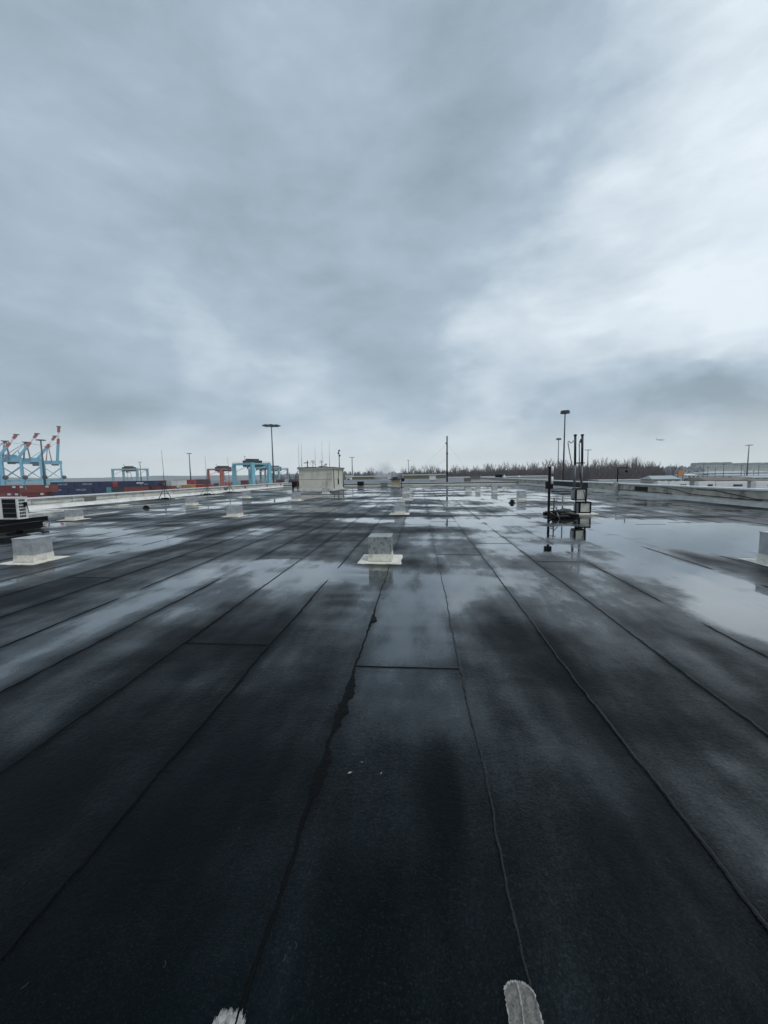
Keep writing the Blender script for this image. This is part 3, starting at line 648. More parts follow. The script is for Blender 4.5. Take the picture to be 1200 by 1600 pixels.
small_box('exhaust_fan', 600, 756, 56, 1.0, .8, .55, grey_p, 'low grey exhaust box left of the beige rooftop unit', 'roof box', 0)
small_box('exhaust_fan', 563, 756, 57, .9, .8, .75, black_m, 'dark low box on the roof right of the hut', 'roof box', 0)
small_box('exhaust_fan', 731, 752, 61.5, 1.0, .9, .62, hut_dark, 'dark grey box on the far step behind the right vents', 'roof box')
small_box('exhaust_fan', 676, 744, 80, 1.3, 1, 1.0, white_p, 'pale small box on the raised roof left of the guyed black pole', 'roof box')
small_box('exhaust_fan', 780, 748, 80, 1.3, 1, 1.05, black_m, 'black box on the raised roof below the leafless trees', 'roof box')
small_box('exhaust_fan', 821, 752, 58, 1.0, .8, .72, black_m, 'black box near the far corner of the stained parapet', 'roof box', 0)
small_box('exhaust_fan', 743, 748, 90, 2.2, 1, .8, hut_dark, 'long dark box far back on the raised roof', 'roof box')
for px, py, Yd, lab in ((788, 743, 78, 'leftmost white ball light above the far right parapet'), (815, 745, 70, 'middle white ball light above the far right parapet'), (846.5, 744, 60, 'rightmost white ball light left of the black post')):
    p = at(px, py, Yd); t = thing('globe_light', lab, 'light', (XR+.2 if Yd < 75 else p.x, Yd, .8 if Yd < 75 else .36), 0, 'white globe lights'); hh = p.z-(.8 if Yd < 75 else .36)
    part('post', MB().tube([(0, 0, 0), (0, 0, max(.15, hh))], .03, dark_m), t)
    part('globe', MB().lathe((0, 0, max(.15, hh)), [(0, -.16), (.13, -.10), (.17, 0), (.13, .10), (0, .16)], white_p, 12), t)
# guyed pole
p = at(698.5, 681, 64); t = thing('guyed_pole', 'tall straight black pole with thin guy wires rising from the far roof', 'pole', (p.x, 64, .36)); h = p.z-.36
part('lower_tube', MB().cyl((0, 0, 0), (0, 0, h*.62), .135, .125, black_m, 10), t); part('upper_tube', MB().cyl((0, 0, h*.62), (0, 0, h-.1), .115, .105, black_m, 10).lathe((0, 0, h*.62), [(.0, -.1), (.18, -.08), (.18, .06), (0, .08)], black_m, 10).lathe((0, 0, h-.1), [(.10, 0), (.07, .08), (0, .1)], black_m, 8), t)
part('guy_wire', MB().tube([(0, 0, h*.84), (-6.5, 3, .02)], .008, pole_far, 4), t); part('guy_wire', MB().tube([(0, 0, h*.84), (5.5, 6, .02)], .008, pole_far, 4), t); part('guy_wire', MB().tube([(0, 0, h*.5), (-6.5, 3, .02)], .008, pole_far, 4), t)
part('side_bracket', MB().box(-.28, -.04, -.03, .03, h*.83, h*.855, dark_m), t)

# ------------------------------------------------------------------ pipe mast frame on the right
def P15(px, py, Yd=15.5): return at(px, py, Yd)
b = P15(909, 804); BX = b.x
t = thing('concrete_pad', 'low whitish concrete pad under the two framed cabinets', 'pad', (BX, 15.25, 0)); part('slab', MB().box(-.28, .52, 0, 1.2, .003, .07, cream, .02), t)
t = thing('cabinet_frame', 'stack of two pale cabinets in black frames on a concrete pad', 'cabinet', (BX, 15.4, .07))
def framed(mb_f, mb_p, x0, x1, z0, z1, y0=0., d=.38, fw=.045):
    for x in (x0, x1-fw): mb_f.box(x, x+fw, y0-.012, y0+.03, z0, z1, black_m).box(x, x+fw, y0+d-.03, y0+d, z0, z1, black_m)
    for z in (z0, z1-fw): mb_f.box(x0+fw, x1-fw, y0-.008, y0+.03, z, z+fw, black_m).box(x0+fw, x1-fw, y0+d-.03, y0+d-.004, z, z+fw, black_m); mb_f.box(x0+.002, x0+fw-.002, y0+.03, y0+d-.03, z, z+fw, black_m).box(x1-fw+.002, x1-.002, y0+.03, y0+d-.03, z, z+fw, black_m)
    mb_p.box(x0+fw+.004, x1-fw-.004, y0+.012, y0+d-.02, z0+fw+.004, z1-fw-.004, panel_m, .01)
lf, lp, uf, up_ = MB(), MB(), MB(), MB()
framed(lf, lp, -.14, .30, .0, .44); lp.box(-.24, -.145, .05, .30, .03, .40, grey_p); lf.box(-.29, -.25, -.012, .03, 0, .44, black_m).box(-.25, -.14, -.008, .03, .40, .44, black_m)
framed(uf, up_, -.29, .12, .49, .96); uf.box(-.29, -.25, 0, .03, .44, .49, black_m).box(.075, .12, 0, .03, .44, .49, black_m)
a_ = part('frame', lf, t); part('cabinet_panel', lp, t); part('frame', uf, t); part('cabinet_panel', up_, t)
part('side_plate', MB().box(.125, .165, .05, .3, .56, .94, grey_p), t); part('side_plate', MB().box(-.35, -.295, .05, .3, .56, .9, grey_p), t)
mt = thing('pipe_mast', 'pair of tall grey conduit masts with drooping gooseneck tubes above the framed cabinets', 'mast', (BX, 15.6, 1.06))
zt = at(899, 679, 15.6).z-1.06
for k, px in enumerate((898.5, 909.5)):
    x = at(px, 720, 15.6).x-BX
    part('pipe', MB().tube([(x, 0, 0), (x+.005, 0, zt*.45)], .044, pole_far, 10).tube([(x+.005, 0, zt*.42), (x-.02, 0, zt)], .044, dark_m, 10).lathe((x-.02, 0, zt-.05), [(.058, 0), (.058, .05), (0, .065)], black_m, 10), mt)
part('crossbar', MB().box(at(896.5, 724, 15.6).x-BX, at(913, 724, 15.6).x-BX, -.05, .0, zt*.455, zt*.455+.04, black_m), mt)
def M15(px, py): q = at(px, py, 15.58); return (q.x-BX, -.04, q.z-1.06)
part('gooseneck', MB().tube([M15(897.5, 688), M15(896, 688.5), M15(893.5, 691.5), M15(891.5, 692.5), M15(889.5, 690), M15(887.8, 689.5), M15(887.2, 692), M15(889, 703), M15(891.5, 717), M15(894.5, 733)], .019, grey_p, 7), mt)
part('gooseneck', MB().tube([M15(908.8, 687), M15(906.8, 687.5), M15(905.2, 690), M15(904.8, 693), M15(905, 712), M15(905.2, 726)], .020, grey_p, 7).box(M15(906.3, 690)[0], M15(908, 690)[0], -.08, -.01, M15(907, 692)[2], M15(907, 686)[2], dark_m), mt)
part('cable', MB().tube([M15(905.2, 726), M15(906, 740), M15(908, 755), (M15(909.5, 770)[0], -.225, M15(909, 770)[2]), (M15(911.5, 787)[0], -.225, M15(911, 787)[2])], .011, black_m, 6), mt)
# black post with white tubes
b = at(857, 807, 14.5); t = thing('black_post', 'black upright post with two short white tubes and a dark junction box', 'post', (b.x, 14.5, .003)); zt = at(857.5, 729, 14.5).z
part('post', MB().box(-.035, .035, -.035, .035, 0, zt, black_m, .01), t)
zz = at(857, 764, 14.5).z; part('junction_box', MB().box(-.11, .13, -.03, .10, zz, zz+.27, black_m, .01), t)
for y0_, y1_ in ((740, 728.5), (756.5, 745)):
    part('white_tube', MB().cyl((.085, -.03, at(860, y0_, 14.5).z), (.085, -.03, at(860, y1_, 14.5).z), .04, .04, white_p, 12), t)
part('foot_plate', MB().box(-.14, .14, -.14, .14, 0, .015, black_m), t)
# small hand cart beside the post
t = thing('hand_cart', 'small dark wheeled cart with upright stem and crossbar beside the black post', 'hand cart', (b.x, 14.25, .003))
wh_ = part('wheel', MB().ring((.02, -.10, .155), .125, .026, rubber, 'y', 26, 8), t); part('wheel_hub', MB().lathe((.02, -.13, .155), [(0, 0), (.035, .004), (.035, .05), (0, .055)], dark_m, 12, (0, 1, 0)).beam((.02, -.1, .04), (.02, -.1, .27), .012, .012, dark_m).beam((-.09, -.1, .155), (.13, -.1, .155), .012, .012, dark_m), wh_)
part('stem', MB().tube([(.09, 0, .06), (.10, 0, .72)], .022, dark_m, 8), t); part('handlebar', MB().tube([(-.05, 0, .62), (.18, 0, .63)], .016, black_m, 8).tube([(-.02, 0, .36), (.12, 0, .36)], .014, black_m, 8).lathe((.10, 0, .72), [(0, -.03), (.03, 0), (0, .04)], black_m, 8), t)
part('brace', MB().tube([(.11, 0, .45), (.36, .05, .17)], .014, dark_m, 6).tube([(.2, -.03, .22), (.26, -.12, .01)], .014, grey_p, 6), t); part('deck', MB().box(.10, .62, -.10, .10, .08, .105, dark_m, .005), t)
# timber sled with heaped tarp
xa, xb = at(866, 806, 14.7).x, at(900, 806, 14.7).x
t = thing('timber_sled', 'low weathered timber platform lying in the puddle left of the cabinets', 'platform', ((xa+xb)/2, 14.7, .003)); hw = (xb-xa)/2
part('deck', MB().box(-hw, hw, 0, .55, .10, .135, wood).box(-hw, hw, .58, 1.1, .10, .135, wood), t)
for yy in (.02, .9): part('skid', MB().box(-hw-.1, hw+.12, yy, yy+.11, .0, .098, black_m), t)
t = thing('tarp_heap', 'crumpled dark green black tarp heaped on the timber platform', 'tarp', ((xa+xb)/2-.02, 14.85, .139))
mbt = MB(); nu, nv = 22, 14
for j in range(nv):
    for i in range(nu):
        u, v = i/(nu-1)*2-1, j/(nv-1)*2-1; r2 = max(0, 1-u*u*.98-v*v*.9)
        hgt = (r2**.5)*.15*(.35+1.1*float(fbm(np.array([u*2.3+5]), np.array([v*2.2+3]), 4)[0]))
        mbt.v.append((u*.42+.03*math.sin(v*5), v*.30-.04, max(0, hgt)+.002))
for j in range(nv-1):
    for i in range(nu-1): mbt.face([j*nu+i, j*nu+i+1, (j+1)*nu+i+1, (j+1)*nu+i], tarp, False)
part('sheet', mbt, t)
mb = MB()
for k in range(4): mb.tube([(.40*math.cos(a+k)+.01*k, -.22+.10*math.sin(a*1.3+k), .03+.018*k+.01*math.sin(a*3)) for a in np.linspace(0, 5.2, 22)], .013, rubber, 6)
part('hose', mb, t)
# floodlight bracket on the right parapet
p = at(988, 770, 30.3); t = thing('bracket_lamp', 'thin black swan neck lamp bracket on a grey box at the stained parapet', 'lamp', (XR-.02, 30.3, .0)); zt = at(988, 730, 30.3).z; xe = at(1002, 730, 30.3).x-at(988, 730, 30.3).x
part('box', MB().box(-.20, .02, -.1, .18, .12, .86, grey_coat, .02), t)
part('bracket', MB().box(-.045, .015, 0, .06, .86, zt, black_m).box(.015, xe+.03, .005, .055, zt-.06, zt, black_m).box(xe-.02, xe+.02, .01, .05, zt, zt+.28, black_m), t)
part('lamp_head', MB().tube([(xe, .03, zt-.06), (xe-.02, .03, zt-.18)], .02, black_m).lathe((xe-.02, .03, zt-.36), [(.0, 0), (.11, 0), (.12, .06), (.04, .19), (0, .19)], black_m, 12), t)

# leaf scraps
def leaf(x, y, s, rz, lab):
    t = thing('leaf', lab, 'leaf', (x, y, .006), rz, 'pale leaf scraps on the roof')
    o = [(-.5, 0), (-.3, .16), (0, .22), (.3, .14), (.5, 0), (.3, -.16), (0, -.2), (-.3, -.14)]
    mb = MB(); n = len(o); mb.v += [(a*s, b_*s, .002+abs(b_)*s*.5) for a, b_ in o]+[(a*s, b_*s, .0032+abs(b_)*s*.5) for a, b_ in o]
    mb.face(list(range(n))[::-1], leaf_m); mb.face([n+i for i in range(n)], leaf_m)
    for i in range(n): mb.face([i, (i+1) % n, n+(i+1) % n, n+i], leaf_m)
    part('blade', mb, t); part('stalk', MB().tube([(.5*s, 0, .003), (.75*s, .06*s, .003)], .0009, straw_m, 5), t)
leaf(-.40, 1.965, .026, .6, 'pale curled leaf, the bigger scrap near the middle seam of the dark foreground')
leaf(-.225, 1.975, .015, 1.2, 'smaller pale leaf scrap right of the bigger one in the dark foreground')
leaf(-.345, 2.05, .012, .1, 'sliver of leaf just above the bigger scrap')
rs = random.Random(3)
def gnd(px, py): d = ray(px, py); q = -EYE/d.z; return d.x*q, d.y*q
for px, py in ((140, 1275), (372, 1300), (442, 1505), (462, 1485), (256, 1515), (32, 1548)):
    x, y = gnd(px, py); a = rs.uniform(.6, 2.2)
    o = tag(part('straw', MB().tube([(0, 0, .006), (.012*math.cos(a), .012*math.sin(a), .008), (.022*math.cos(a+.4), .022*math.sin(a+.4), .006)], .0004, straw_m, 5)), 'tiny pale straw scrap on the dark foreground membrane', 'straw', 'straw scraps'); o.location = (x, y, 0)

# ------------------------------------------------------------------ container yard
COL = {'navy': (.012, .022, .085), 'dark': (.025, .035, .05), 'maroon': (.15, .018, .022), 'brick': (.22, .05, .035), 'red': (.33, .035, .04), 'teal': (.10, .30, .33), 'white': (.50, .53, .52), 'amber': (.46, .22, .06), 'tan': (.36, .31, .20), 'plum': (.09, .03, .05)}
def corr(c):
    nm = c+'_container_paint'
    m = mat(nm, COL[c], .5, 0, .12, .6, stain=tuple(q*.45+.02 for q in COL[c]), sscale=(.8, .8, .35), samt=.6); return m
def cont_parts(c, Ln, H_):
    m = corr(c); W = 2.44
    b_ = MB(); n = int(Ln/.28); o = []
    for side in (0, 1):                                       # corrugated long sides
        yb = .03 if side == 0 else W-.03; dpt = .045 if side == 0 else -.045
        xs_ = []; 
        for i in range(n):
            x = .1+(Ln-.2)*i/n; st = (Ln-.2)/n
            xs_ += [(x, yb), (x+st*.35, yb), (x+st*.5, yb+dpt), (x+st*.85, yb+dpt)]
        xs_.append((Ln-.1, yb)); k0_ = len(b_.v)
        for x, y in xs_: b_.v += [(x, y, .15), (x, y, H_-.1)]
        for i in range(len(xs_)-1):
            q = [k0_+2*i, k0_+2*i+2, k0_+2*i+3, k0_+2*i+1]; b_.face(q if side == 0 else q[::-1], m)
    b_.box(.05, Ln-.05, .05, W-.05, H_-.1, H_-.03, m).box(.05, Ln-.05, .05, W-.05, .05, .15, m).box(.05, .1, .06, W-.06, .15, H_-.1, m)
    fr = MB()
    for x in (0, Ln-.12):
        for y in (0, W-.12): fr.box(x, x+.12, y, y+.12, 0, H_, m)
    for y in (.002, W-.102):
        for z in (.0, H_-.12): fr.box(.12, Ln-.12, y, y+.1, z+.002, z+.118, m)
    dr = MB(); lk = MB()
    for k in range(2):
        y0 = .14+k*1.1; dr.box(Ln-.10, Ln-.05, y0, y0+1.06, .16, H_-.14, m)
        for yy in (.3, .75): lk.tube([(Ln-.03, y0+yy, .12), (Ln-.03, y0+yy, H_-.12)], .02, pole_far, 5)
    return {'body': b_, 'frame': fr, 'door': dr, 'lock_rods': lk}
def letter_mesh(txt, size, m):
    cu = bpy.data.curves.new('lettering', 'FONT'); cu.body = txt; cu.size = size; cu.extrude = .008; cu.align_x = 'CENTER'; cu.align_y = 'CENTER'
    o = bpy.data.objects.new('lettering', cu); C.objects.link(o); bpy.context.view_layer.update()
    me_ = bpy.data.meshes.new_from_object(o.evaluated_get(bpy.context.evaluated_depsgraph_get())); bpy.data.objects.remove(o)
    me_.materials.clear(); me_.materials.append(m); return me_
wlet = mat('white_lettering', (.62, .64, .68), .6, 0, .05, 1)
CNT = 0
def container(x, y, z, c, lab, Ln=12.19, rz=0., H_=2.59, mark=None, group='stacked shipping containers'):
    t = thing('shipping_container', lab, 'shipping container', (x, y, z), rz, group)
    ps = cached(('cont', c, Ln, H_), lambda: {n: q.mesh(n) for n, q in cont_parts(c, Ln, H_).items()})
    bo = part('body', ps['body'], t); part('frame', ps['frame'], bo); do_ = part('door', ps['door'], t); part('lock_rods', ps['lock_rods'], do_)
    if mark == 'text':
        o = part('lettering', cached('lettering_a', lambda: letter_mesh('CMA CGM', 1.05, wlet)), t); o.location = (Ln*.52, -.012, H_*.56); o.rotation_euler = (R(90), 0, 0)
    if mark == 'bars':
        part('lettering', cached('lettering_b', lambda: MB().box(3.2, 6.6, -.016, -.004, 1.35, 1.95, wlet).box(6.9, 8.6, -.016, -.004, 1.0, 1.2, wlet).box(5.2, 5.6, -.016, -.004, .7, .95, wlet)), t)
    if mark == 'plates':
        part('marking', cached('marking', lambda: MB().box(.5, 1.7, -.016, -.004, 1.55, 2.2, wlet).box(Ln-2.2, Ln-1.0, -.016, -.004, 1.6, 2.2, wlet).box(2.6, 2.75, -.016, -.004, 1.0, 2.0, wlet)), t)
    if mark == 'reefer':
        part('cooling_unit', cached('cooling_unit', lambda: MB().box(Ln, Ln+.03, .2, 2.2, .3, 1.2, dark_m).box(Ln, Ln+.04, .2, 2.2, 1.35, 2.4, white_p)), t)
    return t
def topz(tier, H_=2.59): return GZ+tier*(H_+.02)
ORD = ['first', 'second', 'third', 'fourth', 'fifth', 'sixth', 'seventh', 'eighth', 'ninth']
TN = ['bottom', 'third', 'second', 'top']
# navy block: long sides towards the roof
YN = 166.; xN = at(78, 752, YN).x
navy_rows = {3: [('navy', 12.19, 'text'), ('navy', 12.19, 'text'), ('navy', 6.06, None), ('red', 2.6, None), ('navy', 5.5, None), ('navy', 12.19, 'bars')],
             2: [('navy', 12.19, 'text'), ('navy', 12.19, 'text'), ('navy', 6.06, None), ('teal', 2.6, None), ('dark', 5.5, None), ('brick', 12.19, None)],
             1: [('navy', 12.19, None), ('navy', 12.19, None), ('navy', 6.06, None), ('dark', 8.2, None), ('brick', 12.19, None)],
             0: [('dark', 12.19, None), ('navy', 12.19, None), ('navy', 6.06, None), ('dark', 8.2, None), ('brick', 12.19, None)]}
for tier, row in navy_rows.items():
    x = xN-(3.4 if tier in (2,) else 0)
    for i, (c, Ln, mk) in enumerate(row):
        lab = f'{c} shipping container, {ORD[i]} from left in the {TN[tier]} tier of the navy stack'
        if c in ('red', 'teal') and Ln < 3: lab = f'end on {c} container squeezed among navy ones in the {TN[tier]} tier of the navy stack'
        if mk == 'bars': lab = 'navy shipping container with wide white marks, right end of navy stack top tier'
        if Ln == 2.6:
            container(x+.05, YN+12.19, topz(tier), c, lab, 12.19, R(-90))
        else: container(x, YN, topz(tier), c, lab, Ln, 0, 2.59, mk)
        x += Ln+.35
xe = x
# maroon block, nearer, at the left edge
YM = 118.; xM = at(74, 756, YM).x
for tier in range(4):
    for k in range(3):
        xx = xM-2.6-12.3*(k)-12.3+(1.5 if tier == 3 else -.6)
        lab = f'{"maroon" if (tier+k) % 3 else "brick red"} container, {ORD[k]} from right in the {TN[tier]} tier of the maroon stack'
        container(xx+2.6, YM, GZ+tier*2.46, 'maroon' if (tier+k) % 3 else 'brick', lab, 12.19, 0, 2.44, 'plates' if k < 2 and tier > 1 else None)
for tier in range(2):
    container(at(80+14*0, 772, 140).x, 140, topz(tier), ('dark', 'tan')[tier], ('dark container under the tan one', 'tan yellow container below the left end of the navy stack')[tier], 12.19)
    container(at(100, 772, 141).x+4.5, 143.2, topz(tier)+.0, ('plum', 'plum')[tier], ('plum container, lower of two behind the tan one', 'plum dark container, upper of two behind the tan one')[tier], 12.19)
# red and grey ends right of the navy block
Yq = 172.
x = at(236, 752, Yq).x
ends = [('red', 'brick'), ('navy', 'red'), ('plum', 'navy'), ('white', 'brick')]
for i, (a, b2) in enumerate(ends):
    for tier in range(4):
        c = a if tier == 3 else b2 if tier == 2 else ('brick', 'plum')[tier]
        H3 = topz(tier)
        if tier == 3 and i == 3: H3 = topz(tier)
        container(x+2.55*i, Yq+12.19, H3, c, f'end on {c} container, {ORD[i]} column of four behind the nearest tripod antenna, {TN[tier]} tier', 12.19, R(-90))
# reefers and the amber pair
Yr = 176.; x0 = at(257, 755, Yr).x; x1 = at(283.5, 755, Yr).x
for tier in range(3):
    for k in range(3):
        container(x0+2.62*k+(x1-x0-7.9)*0, Yr+12.19, topz(tier)+.3, 'white', f'whitish refrigerated container end, {ORD[k]} from left of three behind the antenna, {TN[tier+1] if tier else "lowest"} tier', 12.19, R(-90), 2.59, 'reefer')
    container(x1-.2, Yr+12.19, topz(tier)+.3, 'amber', f'amber yellow container end, left of two in the amber pair, {TN[tier+1] if tier else "lowest"} tier', 12.19, R(-90))
    container(x1+2.4, Yr+12.19, topz(tier)+.3, 'amber', f'amber yellow container end, right of two in the amber pair, {TN[tier+1] if tier else "lowest"} tier', 12.19, R(-90))
# red containers farther back
Yb = 215.; x = at(272, 751, Yb).x
for tier in range(4): container(x, Yb, topz(tier), 'red' if tier != 1 else 'plum', f'bright red container lying long side on behind the amber pair, {TN[tier]} tier', 12.19)
Yb = 180.; x = at(298, 755, Yb).x
for tier in range(3):
    container(x, Yb+12.2, topz(tier)+.2, 'plum', f'dark plum container end beside the slim light mast, {TN[tier+1] if tier else "lowest"} tier', 12.19, R(-90))
    container(x+2.7, Yb, topz(tier)+.2, 'red', f'red container left of the red gantry crane, {TN[tier+1] if tier else "lowest"} tier', 7.5)
Yb = 240.; x = at(303, 751, Yb).x
for tier in range(4): container(x, Yb, topz(tier), 'maroon' if tier < 3 else 'plum', f'long {"maroon" if tier < 3 else "plum"} container behind the red one by the red crane, {TN[tier]} tier', 10.0)
Yb = 300.; x = at(376, 752, Yb).x
for tier in range(3): container(x, Yb, topz(tier)+1.0, 'maroon', f'maroon container inside the legs of the bright blue gantry crane, {ORD[tier]} from the ground', 12.19)
x = at(418, 752, Yb).x
for k, c in enumerate(('plum', 'white', 'maroon', 'plum', 'white', 'navy', 'maroon')):
    for tier in range(3): container(x+2.6*k*1.35, Yb+12.2, topz(tier)+1.2, c, f'distant {c} container end, {ORD[k]} column between blue gantry and hut, {ORD[tier]} from ground', 12.19, R(-90))

# ------------------------------------------------------------------ gantry cranes
def rtg(px, Yd, W, D, H_, m_, lab, rz, trol=.62, leg=1.0):
    p = at(px, 750, Yd); t = thing('gantry_crane', lab, 'gantry crane', (p.x, p.y, GZ), rz, 'container gantry cranes')
    for x in (0, W):
        for y in (0, D): part('leg', MB().box(x-leg/2, x+leg/2, y-leg/2, y+leg/2, 1.6, H_-1.4, m_), t)
        part('sill_beam', MB().box(x-.5, x+.5, -.2, D+.2, 1.0, 1.6, m_).box(x-.7, x+.7, D*.3, D*.7, 1.6, 3.2, m_), t)
        wl = MB()
        for y in (0, 2, D-2, D): wl.lathe((x-.4, y, .75), [(0, 0), (.75, 0), (.75, .8), (0, .8)], rubber, 14, (1, 0, 0))
        part('wheels', wl, t)
        part('top_tie', MB().box(x-.45, x+.45, leg/2, D-leg/2, H_-1.2, H_-.3, m_), t)
    for y in (0, D): part('girder', MB().box(-1.2, W+1.2, y-.6, y+.6, H_-1.399, H_+.1, m_), t)
    rl = MB()
    for y in (-.55, D+.55): rl.box(-1, W+1, y-.04, y+.04, H_+1.0, H_+1.08, dark_m)
    for k in range(14):
        for y in (-.55, D+.55): rl.box(-1+k*(W+2)/13-.04, -1+k*(W+2)/13+.04, y-.04, y+.04, H_+.1, H_+1, dark_m)
    part('handrail', rl, t)
    part('trolley', MB().box(W*trol-2.5, W*trol+4, .7, D-.7, H_+.1, H_+1.9, dark_m, .2).box(W*trol-1, W*trol+2, 2, D-2, H_+1.9, H_+3, dark_m).tube([(W*trol, 1, H_+1.9), (W*trol, 1, H_+5.2)], .12, dark_m, 5).tube([(W*trol-1.2, 1, H_+4.5), (W*trol+1.2, 1, H_+4.5)], .1, dark_m, 5), t)
    part('cab', MB().box(W*trol+2, W*trol+4.2, 1, 3.2, H_-4.4, H_-1.7, white_p, .15).box(W*trol+2.1, W*trol+4.1, .96, 1.0, H_-3.9, H_-2.2, glass), t)
    sp = MB().box(W*trol-3, W*trol+3, D*.4, D*.6, H_*.45, H_*.45+.6, m_)
    for sx_ in (-2, 2): sp.tube([(W*trol+sx_, D*.5, H_*.45+.6), (W*trol+sx_*.5, D*.5, H_)], .06, dark_m, 4)
    part('spreader', sp, t)
    part('electrical_house', MB().box(W-2.4, W+.6, D*.30, D*.70, 3.3, 6.6, m_, .1).box(-.7, 1.7, D*.35, D*.62, 3.3, 5.4, dark_m, .1), t)
    part('hoist_frame', MB().box(W*trol-3.2, W*trol+4.6, 1, D-1, H_-2.6, H_-1.45, dark_m).beam((W*trol-2, D*.5, H_-2.6), (W*trol-3.4, D*.5, H_*.45+.6), .25, .25, dark_m).beam((W*trol+2, D*.5, H_-2.6), (W*trol+3.4, D*.5, H_*.45+.6), .25, .25, dark_m), t)
    part('cable_reel', MB().lathe((W+.9, D*.78, 5.2), [(0, 0), (1.9, 0), (1.9, .5), (0, .5)], dark_m, 16, (1, 0, 0)), t)
    part('brace', MB().beam((0, leg/2, H_-6), (0, D-leg/2, H_-1.4), .35, .35, m_).beam((W, leg/2, H_-6), (W, D-leg/2, H_-1.4), .35, .35, m_), t)
    part('ladder', MB().beam((W-.9, -.7, 2), (W-.9, -.7, H_-1), .5, .12, dark_m), t); return t
rtg(366.5, 270, 25, 13, 21.3, cyan_near, 'bright blue rubber tyred gantry crane left of the tall floodlight mast', R(-35), .55, 2.2)
rtg(392, 345, 22, 13, 20.6, pale_teal, 'pale blue gantry crane partly hidden behind the bright blue one', R(-20), .4, 1.5)
rtg(415, 420, 20, 14, 20.6, pale_teal, 'pale teal gantry crane farther off, just right of the bright blue one', R(-20), .4, 1.5)
rtg(326, 385, 24, 16, 20.4, red_crane, 'red rubber tyred gantry crane between the slim mast and the blue gantry', R(-31), .6, 1.9)
rtg(177, 385, 32, 13, 22.2, pale_teal, 'pale teal gantry crane standing behind the navy container stack', R(-8), .45, 1.7)

